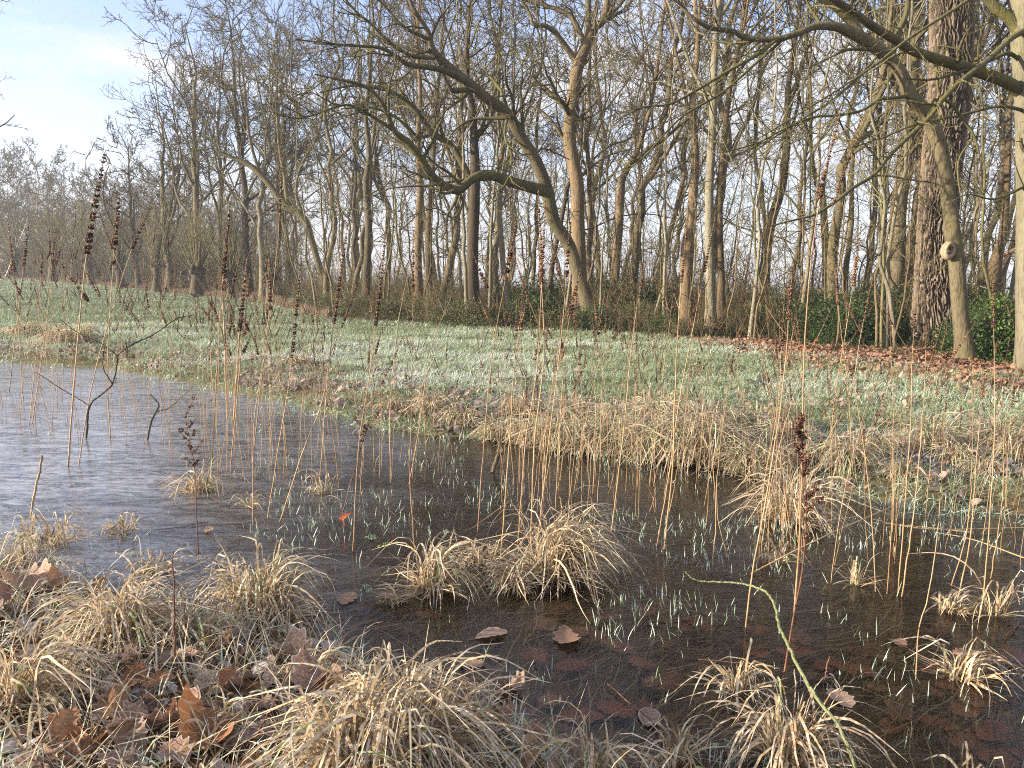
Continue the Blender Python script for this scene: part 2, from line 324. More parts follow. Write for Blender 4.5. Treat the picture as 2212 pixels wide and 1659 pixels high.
M_straw = blade('straw_grass', [(0.0, (0.12, 0.085, 0.05)), (0.2, (0.26, 0.17, 0.08)), (0.45, (0.44, 0.30, 0.14)), (0.75, (0.56, 0.43, 0.24)), (0.9, (0.62, 0.54, 0.38)), (1.0, (0.20, 0.27, 0.07))], 0.5, (0.72, 0.70, 0.66), 0.35, 90)
M_frost = blade('frosted_grass', [(0.0, (0.14, 0.24, 0.07)), (0.5, (0.28, 0.40, 0.24)), (1.0, (0.60, 0.68, 0.60))], 0.7, (0.74, 0.80, 0.78), 0.25, 120)
M_green = blade('green_blade', [(0.0, (0.05, 0.12, 0.02)), (1.0, (0.16, 0.28, 0.06))], 0.4, (0.6, 0.7, 0.62), 0.35, 120)
M_sub = blade('drowned_grass', [(0.0, (0.06, 0.043, 0.02)), (0.7, (0.2, 0.15, 0.075)), (1.0, (0.34, 0.28, 0.16))], 0.0, trans=0.1)
M_reed = blade('dry_reed', [(0.0, (0.16, 0.10, 0.05)), (1.0, (0.27, 0.20, 0.13))], 0.2, (0.5, 0.46, 0.4), 0.2)
def b_stem(h):
    t = h.attr('tint'); n = h.noise(25, 4, 0.6, co='Position'); r = h.rnd()
    c = h.ramp(t, [(0.0, (0.10, 0.05, 0.025)), (0.06, (0.34, 0.21, 0.10)), (0.45, (0.38, 0.27, 0.15)), (0.8, (0.22, 0.15, 0.09)), (1.0, (0.13, 0.08, 0.055))])
    c = h.mix(h.mr(r, 0.55, 1.0, 0, 0.7), c, (0.26, 0.12, 0.06)); c = h.mix(h.mr(n, 0.45, 0.7, 0, 0.5), c, (0.56, 0.42, 0.24))
    return h.bsdf(c, 0.55, None, 0.4)
M_stem = mat('dry_stem', b_stem)
M_stemdark = mat('dark_stem', lambda h: h.bsdf(h.ramp(h.noise(40, 4, co='Position'), [(0.35, (0.09, 0.035, 0.025)), (0.7, (0.2, 0.10, 0.06))]), 0.6))
M_seed = mat('seed_capsule', lambda h: h.bsdf(h.ramp(h.attr('tint'), [(0.0, (0.028, 0.014, 0.012)), (0.6, (0.075, 0.034, 0.024)), (1.0, (0.20, 0.10, 0.05))]), 0.7))
M_seedl = mat('seed_capsule_tan', lambda h: h.bsdf(h.ramp(h.attr('tint'), [(0.0, (0.06, 0.028, 0.016)), (0.6, (0.15, 0.075, 0.035)), (1.0, (0.32, 0.18, 0.09))]), 0.7))
def leafmat(name, ramp, frost):
    def b(h):
        n = h.noise(28, 5, 0.6); n2 = h.noise(220, 3, 0.7); r = h.rnd(); e = h.attr('edge'); tt = h.attr('tint')
        c = h.ramp(h.math('FRACT', h.math('ADD', r, h.math('ADD', tt, h.math('MULTIPLY', n, 0.2)))), ramp)
        c = h.mix(h.mr(n, 0.3, 0.7, 0, 0.4), c, (0.06, 0.03, 0.018))
        f = h.math('ADD', h.mr(n2, 0.4, 0.7, 0, frost * 0.7), h.math('MULTIPLY', h.mr(e, 0.7, 1.0, 0, 0.8), frost))
        f = h.math('MULTIPLY', f, h.mr(h.math('FRACT', h.math('MULTIPLY', h.math('ADD', r, tt), 7.3)), 0, 1, 0.35, 1.3))
        vn_ = h.n('ShaderNodeTexWave'); vn_.inputs['Scale'].default_value = 26; vn_.inputs['Distortion'].default_value = 3; h.l(h.n('ShaderNodeTexCoord').outputs['Object'], vn_.inputs['Vector'])
        c = h.mix(h.mr(vn_.outputs['Fac'], .85, 1, 0, .25), c, (0.5, 0.42, 0.33)); c = h.mix(h.math('MINIMUM', f, 0.7), c, (0.52, 0.50, 0.49))
        return h.bsdf(c, 0.7, h.bump(n, 0.5, 0.005), 0.3, 0.22)
    return mat(name, b)
M_leaf = leafmat('fallen_leaf', [(0.0, (0.20, 0.085, 0.035)), (0.3, (0.30, 0.16, 0.09)), (0.55, (0.14, 0.065, 0.035)), (0.8, (0.36, 0.22, 0.13)), (1.0, (0.22, 0.10, 0.05))], 0.6)
M_leafdry = leafmat('fallen_leaf_unfrosted', [(0.0, (0.22, 0.09, 0.03)), (0.3, (0.38, 0.17, 0.07)), (0.55, (0.13, 0.055, 0.025)), (0.8, (0.46, 0.25, 0.12)), (1.0, (0.26, 0.11, 0.04))], 0.12)
M_leafwet = leafmat('drowned_leaf', [(0.0, (0.24, 0.09, 0.045)), (0.4, (0.36, 0.14, 0.075)), (0.7, (0.14, 0.07, 0.04)), (1.0, (0.42, 0.25, 0.14))], 0.0)
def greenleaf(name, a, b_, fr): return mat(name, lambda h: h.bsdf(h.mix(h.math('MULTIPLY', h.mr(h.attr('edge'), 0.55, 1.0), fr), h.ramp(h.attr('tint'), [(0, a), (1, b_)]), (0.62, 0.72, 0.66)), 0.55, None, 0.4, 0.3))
M_weed = greenleaf('weed_leaf', (0.10, 0.18, 0.03), (0.26, 0.36, 0.08), 0.7)
M_weedf = greenleaf('weed_leaf_frosted', (0.12, 0.20, 0.10), (0.26, 0.36, 0.24), 0.95)
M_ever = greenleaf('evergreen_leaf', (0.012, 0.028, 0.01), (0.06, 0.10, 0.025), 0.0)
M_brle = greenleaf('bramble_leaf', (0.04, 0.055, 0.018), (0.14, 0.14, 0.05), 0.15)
M_bril = greenleaf('holly_leaf_bright', (0.04, 0.10, 0.015), (0.16, 0.27, 0.04), 0.0)
M_teal = greenleaf('far_conifer', (0.010, 0.030, 0.022), (0.03, 0.06, 0.042), 0.0)
#@@@ SETTING
# ------------------------------------------------------------------ ground + water
EDGE_PX = [(0, 603), (220, 622), (430, 643), (560, 655), (700, 688), (860, 697), (1150, 705), (1330, 716), (1530, 737), (1750, 758), (2070, 787), (2400, 815)]
EDGE = np.array([pt(p[0], 610, dd)[:2] for p, dd in zip(EDGE_PX, (62, 50, 38, 32.5, 20.3, 19, 17.8, 16.6, 14.1, 12.1, 10.2, 8.9))])
def behind_edge(x, y):
    """>0 behind the meadow's far edge (compared along the bearing)"""
    b = x / np.maximum(y, 0.1); eb = EDGE[:, 0] / EDGE[:, 1]
    return y - np.interp(b, eb, EDGE[:, 1])
nr, na = 420, 560
rr_ = np.concatenate([[0.02], np.geomspace(0.35, 600, nr - 1)]); aa = np.concatenate([np.linspace(-0.85, 0.85, na - 80), np.linspace(0.85, 2 * math.pi - 0.85, 81)[1:]])
RR, AA = np.meshgrid(rr_, aa, indexing='ij'); gx = RR * np.sin(AA); gy = RR * np.cos(AA); gz = hgt(gx, gy)
sd = sdist(gx, gy); be = behind_edge(gx, gy) * (gy > 3)
wet = sstep((0.012 - gz) / 0.02)
bear = gx / np.maximum(gy, 0.1)
lit = np.clip(sstep((be + 1.6 * sstep((bear - 0.1) / 0.4)) / 0.9) + 0.75 * sstep(1 - np.abs(sd - 0.45) / 0.6) * (bear < 0.15) * (sd > 0) + 0.5 * ((sd > 0) & (gy < 4)), 0, 1)
ii = (np.arange(nr - 1)[:, None] * na + np.arange(na)[None]); jj = (np.arange(nr - 1)[:, None] * na + (np.arange(na) + 1)[None] % na)
g = Geo(); g.add(np.stack([gx, gy, gz], -1).reshape(-1, 3), np.stack([ii, ii + na, jj + na, jj], -1).reshape(-1, 4), a=wet.ravel(), e=lit.ravel())
o = O('ground', g.mesh('ground', M_ground), kind='structure', label='frosty meadow ground and muddy pond bed')
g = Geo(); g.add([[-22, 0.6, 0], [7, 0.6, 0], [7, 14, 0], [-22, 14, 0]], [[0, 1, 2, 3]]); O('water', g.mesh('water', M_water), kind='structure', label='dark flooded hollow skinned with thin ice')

# ------------------------------------------------------------------ meadow grass (uncountable)
def wedge(n, d0, d1, pw=-0.5, bl=-0.74, br=0.74):
    u = rng.random(n); k = pw + 1; d = (d0 ** k + u * (d1 ** k - d0 ** k)) ** (1 / k)
    b = rng.uniform(bl, br, n); return b * d, d
def grass(n, d0, d1, pw):
    x, y = wedge(n, d0, d1, pw); z = hgt(x, y); s = sdist(x, y); be = behind_edge(x, y); b = x / y
    lim = -1.3 * sstep((b - 0.15) / 0.3)
    k = (z > 0.012) & (s > 0.0) & (be < lim + rng.normal(0, 0.25, n) * (b > 0.1) + 0.3)
    cl = fbm(x * 4.3, y * 4.3, 2); k &= (cl + rng.normal(0, 0.1, n) > 0.36)
    lf = (s < 0.9) & (rng.random(n) < 0.25); k &= ~lf
    return x[k], y[k], z[k]
g = Geo()
for n, d0, d1, pw in ((330000, 2.6, 16, 0.0), (150000, 12, 68, -0.6)):
    x, y, z = grass(n, d0, d1, pw); N = len(x); d = np.hypot(x, y)
    L = rng.uniform(0.035, 0.085, N) * (1 + d * 0.02) * (0.7 + 0.8 * fbm(x * 2, y * 2, 2)); w = np.maximum(0.0028, d * 0.00055) * rng.uniform(0.8, 1.5, N)
    pat = fbm(x * 0.9 + 3, y * 0.9, 3); t = np.clip(0.47 + (pat - 0.5) * 1.5 + rng.normal(0, 0.2, N), 0, 0.9); t = np.where(rng.random(N) < 0.12, 1.0 - rng.random(N) * 0.06, t)
    t = np.where((d > 18) , t * 0.75, t)
    ribbons(g, np.stack([x, y, z - 0.004], -1), rng.uniform(0, 6.283, N), rng.uniform(0.2, 1.25, N), rng.uniform(0, 1.2, N), rng.uniform(0.3, 0.8, N), L, w, 3 if d0 < 5 else 2, t, 0.5)
O('meadow_grass', g.mesh('meadow_grass', M_meadow), kind='stuff', label='short frosty meadow grass beyond the pond')
# near bank green and straw turf
g = Geo(); n = 17000; x = rng.uniform(-2.2, 2.6, n); y = rng.uniform(1.05, 3.4, n); z = hgt(x, y); k = (z > 0.01) & (np.abs(x / y) < 0.95); x, y, z = x[k], y[k], z[k]; N = len(x)
ribbons(g, np.stack([x, y, z - 0.004], -1), rng.uniform(0, 6.283, N), rng.uniform(0.3, 1.2, N), rng.uniform(0.2, 1.5, N), rng.uniform(0.3, 0.8, N), rng.uniform(0.05, 0.19, N), rng.uniform(0.002, 0.0055, N), 6, rng.random(N) * 0.97, 0.4)
O('bank_turf', g.mesh('bank_turf', M_straw), kind='stuff', label='matted dead grass covering the near bank')
g = Geo(); k = rng.random(N) < 0.42; M = k.sum()
ribbons(g, np.stack([x[k], y[k], z[k] - 0.004], -1) + rng.normal(0, 0.01, (M, 3)) * [1, 1, 0], rng.uniform(0, 6.283, M), rng.uniform(0.2, 1.0, M), rng.uniform(0, 1.1, M), rng.uniform(0.3, 0.8, M), rng.uniform(0.04, 0.12, M), rng.uniform(0.002, 0.005, M), 4, rng.random(M), 0.4)
O('bank_green_grass', g.mesh('bank_green_grass', M_frost), kind='stuff', label='frosted green grass between the near tussocks')
# frosted fringe on the far waterline and shoots through the ice
g = Geo(); n = 70000; x, y = wedge(n, 2.3, 11, -0.6); s = sdist(x, y); z = hgt(x, y); dens = np.exp(-(s / 0.16) ** 2) * (y > 2.8)
cl = fbm(x * 3 + 7, y * 3 + 2, 2); k = (rng.random(n) < dens * sstep((cl - 0.35) / 0.2)); x, y, z = x[k], y[k], np.maximum(z[k], 0); N = len(x)
ribbons(g, np.stack([x, y, z - 0.003], -1), rng.uniform(0, 6.283, N), rng.uniform(0.2, 1.2, N), rng.uniform(0.2, 1.4, N), rng.uniform(0.3, 0.8, N), rng.uniform(0.03, 0.10, N), rng.uniform(0.002, 0.005, N) * np.maximum(1, y / 4), 4, rng.random(N), 0.4)
O('waterline_grass', g.mesh('waterline_grass', M_frost), kind='stuff', label='white frosted grass fringing the far waterline')
g = Geo(); n = 26000; x, y = wedge(n, 1.5, 9.5, 0.0); s = sdist(x, y); cl = fbm(x * 2.2 + 1, y * 2.2 + 8, 3); b = x / y
k = (s < -0.03) & (rng.random(n) < (0.05 + 1.0 * sstep((cl - 0.50) / 0.14)) * np.where(b < -0.35, 0.12, 1.0) * np.exp(-np.maximum(y - 3.2, 0) * 0.25)); x, y = x[k], y[k]; N = len(x)
ribbons(g, np.stack([x, y, np.full(N, -0.008)], -1), rng.uniform(0, 6.283, N), rng.uniform(0.0, 0.7, N), rng.uniform(0, 0.5, N) * (rng.random(N) < 0.4), rng.uniform(0.3, 0.8, N), rng.uniform(0.02, 0.062, N), rng.uniform(0.0022, 0.0042, N), 3, rng.random(N), 0.5)
O('ice_shoots', g.mesh('ice_shoots', M_frost), kind='stuff', label='short white frosted grass shoots poking through the ice')
# drowned grass under the ice
g = Geo(); n = 16000; x, y = wedge(n, 1.3, 6, 0.2); s = sdist(x, y); k = s < -0.02; x, y = x[k], y[k]; N = len(x)
fl = fbm(x * 0.8 + 20, y * 0.8, 2) * 6 + rng.normal(0, 0.35, N) - 1.2
ribbons(g, np.stack([x, y, rng.uniform(-0.045, -0.006, N)], -1), fl, np.full(N, 1.545), np.zeros(N), np.full(N, 0.5), rng.uniform(0.08, 0.35, N), rng.uniform(0.002, 0.005, N), 6, rng.random(N), 0.4, tw=np.zeros(N), wavy=0.16)
O('drowned_grass', g.mesh('drowned_grass', M_sub), kind='stuff', label='brown drowned grass strands combed under the ice')
# ------------------------------------------------------------------ trees
def pxpath(pts, n=None):
    """pts: (px, py, distance, width_px) -> world line and radii"""
    W = np.array([list(pt(p[0], p[1], p[2])) + [p[3] * 0.5 * p[2] / FPX] for p in pts])
    s = smooth_line(W, n or max(8, len(pts) * 4)); return s[:, :3], np.maximum(s[:, 3], 0.002)
def trunk_geo(g, P, R, k=14, flare=0.5, rough=0.06, groundz=None, ext=0.25):
    P = P.copy(); R = R.copy()
    if groundz is not None:
        hgtabove = P[:, 2] - groundz; R = R * (1 + flare * np.exp(-np.maximum(hgtabove, 0) / 0.28))
        P = np.vstack([[P[0] - [0, 0, ext]], P]); R = np.r_[R[0] * 1.05, R]
    n = len(P); T = np.gradient(P, axis=0); T /= np.linalg.norm(T, axis=1, keepdims=True) + 1e-9
    N = np.cross(T, [0.13, 1.0, 0.07]); N /= np.linalg.norm(N, axis=1, keepdims=True); B = np.cross(T, N)
    ph = np.arange(k) * 2 * np.pi / k; al = np.r_[0, np.cumsum(np.linalg.norm(np.diff(P, axis=0), axis=1))]
    nzv = fbm(np.cos(ph)[None] * 1.5 + 9 + al[:, None] * 1.3, np.sin(ph)[None] * 1.5 + 5 + al[:, None] * 0.9, 3) - 0.5
    rr = R[:, None] * (1 + rough * 2 * nzv)
    V = P[:, None] + rr[..., None] * (N[:, None] * np.cos(ph)[None, :, None] + B[:, None] * np.sin(ph)[None, :, None])
    i = np.arange(n - 1)[:, None] * k + np.arange(k)[None]; j = np.arange(n - 1)[:, None] * k + (np.arange(k)[None] + 1) % k
    g.add(V.reshape(-1, 3), np.stack([i, j, j + k, i + k], -1).reshape(-1, 4))
def resample(P, R, n):
    s = smooth_line(np.hstack([P, R[:, None]]), n); return s[:, :3], s[:, 3]
def crown_geo(g, limbs, r, spec, up=0.03, gg=None):
    """spec = list of (count, t0, t1, ang0, ang1, length ratio, segs, wiggle, radius ratio, rmin)"""
    n = 14; P = np.stack([resample(p, q, n)[0] for p, q in limbs]); R = np.stack([resample(p, q, n)[1] for p, q in limbs])
    for li, (c, t0, t1, a0, a1, lr, ns, wg, rq, rm) in enumerate(spec):
        if li == 0:
            LL = lenof(P); big_ = LL > 2.2; parts = []
            for m_, c_ in ((big_, c), (~big_ & (LL > .5), max(1, int(c * .3)))):
                if m_.any(): parts.append(kids(P[m_], R[m_], c_, t0, t1, (R_(a0), R_(a1)), lr, ns, wg, up, rq, r, rmin=rm))
            P = np.concatenate([q_[0] for q_ in parts]); R = np.concatenate([q_[1] for q_ in parts])
        else: P, R = kids(P, R, c, t0, t1, (R_(a0), R_(a1)), lr, ns, wg, up, rq, r, rmin=rm, drop=(.2, .13, .09)[min(li - 1, 2)] * min(1, rm / .005))
        tubes(gg if (gg is not None and li < 1) else g, P, R, 5 if li < 1 else 3)
def wiggly(r, base, height, rad, lean=(0, 0), n=22, wig=0.035, taper=0.94):
    t = np.linspace(0, 1, n)[:, None]; w = np.cumsum(r.normal(size=(n, 2)), 0) * wig * height / n * 2.2; w[0] = 0
    xy = np.array(base[:2]) + np.array(lean) * height * t + w * np.minimum(t * 4, 1)
    return np.hstack([xy, base[2] + t * height]), rad * (1 - taper * t[:, 0] ** 1.1)
def auto_tree(label, base, height, rad, lean=(0, 0), bk='smooth', tw='twig', seed=0, dens=1.0, rmin=0.005, first=0.3, fork=2, group=None, name='bare_tree', cat='tree', wig=0.05, spread=1.0, wood=0.42, path=None):
    r = np.random.default_rng(1000 + seed); P, R = wiggly(r, base, height, rad, lean, wig=wig)
    if path is not None:
        dd = base[1]; Pp, Rp = pxpath([(a, b_, dd - 0.04 * i, w) for i, (a, b_, w) in enumerate(path)], 20); Pt_, Rt_ = wiggly(r, Pp[-1], max(2.5, height - Pp[-1][2]), Rp[-1], lean, wig=wig); P = np.vstack([Pp, Pt_[1:]]); R = np.r_[Rp, Rt_[1:]]; P, R = resample(P, R, 30); P[0, 2] = base[2]
    root = thing(name, label, cat, tuple(base), group)
    g = Geo(); trunk_geo(g, P, R, 12, 0.45, 0.07, base[2]); O('trunk', g.mesh('trunk', MB[bk], base), root)
    limbs = [(P[int(len(P) * first):], R[int(len(P) * first):])]
    gb = Geo(); gt = Geo()
    Pa, Ra = kids(P[None], R[None], fork, first, 0.6, (R_(20), R_(48)), 0.66, 14, 0.15, 0.09, 0.62, r)
    tubes(gb, Pa, Ra, 8); limbs += [(Pa[i], Ra[i]) for i in range(len(Pa))]
    Pb, Rb = kids(P[None], R[None], 5, first * 0.8, 0.98, (R_(30 * spread), R_(70 * spread)), wood, 10, 0.16, 0.06, 0.42, r)
    tubes(gb, Pb, Rb, 6); limbs += [(Pb[i], Rb[i]) for i in range(len(Pb))]
    m = max(2, int(round(5 * dens)))
    crown_geo(gt, limbs, r, [(m, 0.15, 1, 25, 65, 0.5, 9, 0.16, 0.5, rmin * 2.1), (5, 0.1, 1, 30, 68, 0.58, 7, 0.2, 0.6, rmin * 1.5), (4, 0.1, 1, 30, 75, 0.6, 5, 0.22, 0.6, rmin * 1.1), (2, 0.2, 1, 30, 80, 0.65, 4, 0.22, 0.6, rmin * 0.85)], 0.04, gb)
    O('branches', gb.mesh('branches', MB[bk if bk != 'oak' else 'grey'], base), root); O('twigs', gt.mesh('twigs', MB[tw], base), root)
    return root
def ground_at(px, dist):
    x = (px - CX) / FPX * dist / math.cos(PITCH) * 1.0; x = float(pt(px, 610, dist)[0]); return np.array([x, dist, h1(x, dist)])
# --- hero: leaning tree with the S-shaped limb
rt = np.random.default_rng(5)
def hero(name, label, cat, trunks, limbs, bk, lk, tw, spec, seed, up=0.02, k=18, flare=0.35, fine=None):
    r = np.random.default_rng(seed); T = [pxpath(t) for t in trunks]; Lm = [pxpath(t) for t in limbs]
    base = T[0][0][0].copy(); gz_ = h1(base[0], base[1]); base[2] = gz_
    root = thing(name, label, cat, tuple(base))
    g = Geo()
    for i, (P, R) in enumerate(T): trunk_geo(g, P, R, k, flare, 0.05, gz_ if i == 0 else None)
    O('trunk', g.mesh('trunk', MB[bk], base), root)
    gt = Geo()
    for P, R in Lm:
        g = Geo(); trunk_geo(g, P, R, 10, 0, 0.09); O('limb', g.mesh('limb', MB[lk], base), root)
    gb = Geo(); crown_geo(gt, [(P[len(P) // 3:], R[len(P) // 3:]) for P, R in T] + Lm, r, spec, up, gb)
    O('branches', gb.mesh('branches', MB[lk], base), root)
    O('twigs', gt.mesh('twigs', MB[tw], base), root)
    return root, base
SP = [(11, 0.2, 1, 25, 65, 0.38, 10, 0.15, 0.5, 0.014), (6, 0.1, 1, 30, 65, 0.55, 8, 0.19, 0.6, 0.0095), (5, 0.1, 1, 35, 75, 0.55, 6, 0.22, 0.6, 0.0068), (3, 0.2, 1, 30, 80, 0.55, 4, 0.22, 0.6, 0.0052)]
q = 17.6
hero('leaning_tree', 'leaning mossy tree whose left limb bends in an S above the meadow edge', 'tree',
 [[(1271, 672, q, 30), (1262, 630, q, 28), (1247, 589, q, 26), (1231, 533, q, 26), (1197, 477, q - .2, 27), (1181, 410, q - .4, 27), (1157, 347, q - .6, 25), (1127, 300, q - .8, 24), (1097, 247, q - 1, 23), (1057, 217, q - 1.2, 22), (1024, 187, q - 1.4, 20), (977, 150, q - 1.6, 18), (937, 110, q - 1.8, 14), (924, 67, q - 2, 11), (894, 20, q - 2.2, 9), (870, -50, q - 2.4, 7)]],
 [[(1184, 416, q - .4, 22), (1157, 408, q - .5, 23), (1104, 393, q - .8, 22), (1051, 377, q - 1.1, 20), (1017, 389, q - 1.4, 19), (991, 410, q - 1.6, 19), (964, 403, q - 1.8, 18), (934, 380, q - 2, 17), (907, 340, q - 2.2, 17), (881, 307, q - 2.4, 15), (851, 283, q - 2.6, 13), (831, 233, q - 2.8, 10), (804, 197, q - 3, 8), (771, 180, q - 3.2, 7), (737, 173, q - 3.4, 5), (680, 160, q - 3.6, 3)],
  [(1024, 187, q - 1.4, 15), (977, 160, q - 1.7, 14), (937, 147, q - 1.9, 12), (884, 140, q - 2.1, 11), (857, 123, q - 2.4, 9), (821, 103, q - 2.6, 7), (737, 97, q - 2.9, 5), (640, 85, q - 3.2, 3)],
  [(940, 125, q - 1.8, 9), (887, 120, q - 1.9, 8), (837, 87, q - 2.2, 7), (800, 50, q - 2.4, 6), (771, 27, q - 2.6, 5), (730, -20, q - 2.8, 4)],
  [(926, 85, q - 2, 8), (871, 57, q - 2.2, 7), (837, 20, q - 2.3, 5), (800, -20, q - 2.5, 4)],
  [(851, 283, q - 2.6, 8), (821, 262, q - 2.8, 7), (771, 233, q - 3, 6), (737, 228, q - 3.2, 5), (650, 255, q - 3.5, 3), (580, 240, q - 3.8, 2)],
  [(1090, 255, q - 1, 8), (1050, 256, q - 1, 6), (1010, 262, q - 1.1, 5), (975, 290, q - 1.3, 3), (960, 330, q - 1.5, 2)],
  [(1010, 193, q - 1.4, 11), (978, 196, q - 1.6, 11), (968, 180, q - 1.7, 6), (950, 140, q - 1.8, 5), (962, 90, q - 1.6, 4), (985, 30, q - 1.5, 3)],
  [(1100, 240, q - 1, 7), (1090, 290, q - 1.5, 5), (1105, 340, q - 1.8, 4), (1090, 400, q - 2, 3), (1040, 430, q - 2, 2)],
  [(991, 412, q - 1.6, 7), (1000, 440, q - 1.6, 5), (978, 470, q - 1.6, 4), (940, 450, q - 1.6, 3), (880, 470, q - 1.8, 2)],
  [(1150, 345, q - .6, 8), (1165, 325, q - .6, 5), (1180, 322, q - .6, 4), (1230, 345, q - .5, 2)]],
 'smooth', 'limb', 'twig', [(13, 0.2, 1, 25, 68, 0.42, 10, 0.15, 0.5, 0.014)] + SP[1:], 21)
q = 19.2
hero('bare_tree', 'dark upright trunk with pale split side whose branch arches up left behind the S limb', 'tree',
 [[(1022, 650, q, 26), (1021, 560, q, 24), (1024, 450, q, 23), (1026, 367, q, 21), (1024, 300, q, 17), (1020, 233, q, 14), (1008, 150, q, 11), (1012, 60, q, 9), (1020, -40, q, 7)]],
 [[(1012, 380, q, 15), (977, 317, q, 14), (937, 290, q - .2, 13), (915, 262, q - .3, 12), (894, 233, q - .4, 11), (854, 203, q - .6, 9), (817, 190, q - .8, 8), (760, 185, q - 1, 5), (690, 200, q - 1.2, 3)],
  [(937, 288, q - .2, 8), (905, 296, q - .4, 8), (880, 275, q - .6, 7), (850, 250, q - .8, 6), (800, 232, q - 1, 5), (737, 235, q - 1.2, 3)],
  [(1024, 320, q, 8), (1050, 250, q, 7), (1075, 170, q, 5), (1080, 60, q, 4), (1085, -20, q, 3)]],
 'dark', 'limb', 'twig', SP, 22)
q = 18.4
hero('bare_tree', 'tall stout tan trunk forking near the top just right of the leaning tree', 'tree',
 [[(1252, 668, q, 34), (1251, 553, q, 30), (1248, 460, q, 28), (1247, 400, q, 28), (1236, 340, q, 27), (1230, 300, q, 27), (1233, 250, q, 27), (1240, 200, q, 25), (1247, 150, q, 25), (1265, 100, q, 22), (1285, 60, q, 18), (1304, 43, q, 15), (1312, 0, q, 12), (1325, -60, q, 9)]],
 [[(1262, 108, q, 15), (1270, 60, q, 14), (1271, 0, q, 12), (1273, -50, q, 9)],
  [(1240, 125, q, 13), (1204, 77, q - .2, 11), (1181, 57, q - .3, 10), (1152, 53, q - .4, 8), (1145, 30, q - .4, 5), (1120, -10, q - .5, 4)],
  [(1260, 90, q, 12), (1240, 45, q, 11), (1221, 27, q, 10), (1181, 13, q, 8), (1140, 0, q, 6), (1090, -10, q, 4)],
  [(1251, 385, q, 7), (1290, 350, q, 5), (1330, 330, q, 4), (1380, 320, q, 2)],
  [(1232, 330, q, 8), (1205, 280, q, 6), (1170, 240, q, 5), (1130, 225, q, 3)],
  [(1290, 55, q, 11), (1330, 20, q, 8), (1370, -30, q, 6)]],
 'warm', 'smooth', 'twig', SP, 23)
# --- hero: maple with the pruning scar in front of the oak
q = 10.7
maple, mbase = hero('maple_tree', 'smooth mossy trunk with pruning scar leaning before the furrowed oak, top sweeping left', 'tree',
 [[(2084, 786, q, 37.8), (2082, 740, q, 34.2), (2074, 672, q, 32.4), (2066, 572, q, 31.5), (2060, 530, q, 32.4), (2054, 467, q, 29.7), (2040, 367, q, 28.8), (2025, 300, q, 28.8), (1998, 243, q, 28.8), (1968, 207, q, 27.0), (1950, 165, q, 24.3), (1928, 133, q, 24.3), (1891, 103, q - .1, 26.1), (1848, 75, q - .2, 23.4), (1808, 58, q - .3, 18.0), (1761, 57, q - .4, 14.4), (1728, 70, q - .5, 12.6), (1674, 85, q - .6, 11.7), (1608, 82, q - .7, 9.9), (1584, 67, q - .8, 9.0), (1534, 60, q - .9, 9.0), (1494, 37, q - 1, 8.1), (1474, 15, q - 1, 7.2), (1430, -40, q - 1.1, 6.3)]],
 [[(1860, 85, q - .2, 22), (1845, 55, q - .2, 20), (1808, 17, q - .3, 17), (1760, -12, q - .4, 15), (1700, -40, q - .5, 12)],
  [(1922, 128, q, 13), (1930, 105, q, 14), (1941, 67, q, 12), (1958, 27, q, 11), (1962, -30, q, 9)],
  [(1678, 84, q - .6, 8), (1641, 115, q - .7, 8), (1574, 153, q - .9, 7), (1508, 193, q - 1.1, 6), (1447, 225, q - 1.3, 5), (1390, 232, q - 1.5, 4), (1330, 260, q - 1.6, 3)],
  [(1960, 208, q, 8), (1930, 212, q - .2, 7), (1901, 215, q - .3, 6), (1858, 240, q - .5, 6), (1800, 250, q - .7, 5), (1758, 253, q - .8, 5), (1700, 275, q - 1, 4), (1641, 307, q - 1.2, 3), (1560, 330, q - 1.4, 2)],
  [(1905, 108, q, 7), (1870, 150, q - .2, 6), (1800, 215, q - .5, 5), (1720, 265, q - .8, 4), (1640, 320, q - 1.1, 3), (1560, 390, q - 1.4, 2)],
  [(1700, 78, q - .6, 6), (1640, 130, q - .5, 6), (1560, 200, q - .8, 5), (1470, 255, q - 1.1, 4), (1390, 340, q - 1.5, 3), (1320, 395, q - 1.7, 2)],
  [(2040, 235, q, 7), (2020, 215, q, 6), (2005, 245, q, 6)]],
 'smooth', 'limb', 'twigy', [(9, 0.3, 1, 25, 60, 0.30, 9, 0.15, 0.5, 0.009), (5, 0.1, 1, 30, 70, 0.55, 7, 0.2, 0.6, 0.006), (4, 0.1, 1, 30, 75, 0.55, 5, 0.22, 0.6, 0.0042), (2, 0.1, 1, 30, 80, 0.5, 4, 0.22, 0.6, 0.003)], 24, up=-0.02, k=28, flare=0.3)
# pruning scar: callus ring round a hollow
g = Geo(); c = pt(2051, 541, q - 0.106); ph = np.linspace(0, 2 * math.pi, 25)[:-1]
for rr2, dd, ed in ((0.13, 0.05, 0), (0.125, 0.0, 0), (0.10, -0.035, 0), (0.065, -0.03, 0), (0.05, 0.03, 1), (0.02, 0.05, 1)):
    g.V.append(np.stack([c[0] + rr2 * 0.74 * np.cos(ph) * (1 + 0.12 * np.sin(ph * 2 + 1)), c[1] + dd + 0.02 * np.cos(ph), c[2] + rr2 * 1.02 * np.sin(ph)], -1)); g.A.append(np.full(24, 0.5)); g.E.append(np.full(24, ed)); g.n += 24
i = np.arange(5)[:, None] * 24 + np.arange(24)[None]; j = np.arange(5)[:, None] * 24 + (np.arange(24)[None] + 1) % 24
g.Q.append(np.stack([i, i + 24, j + 24, j], -1).reshape(-1, 4))
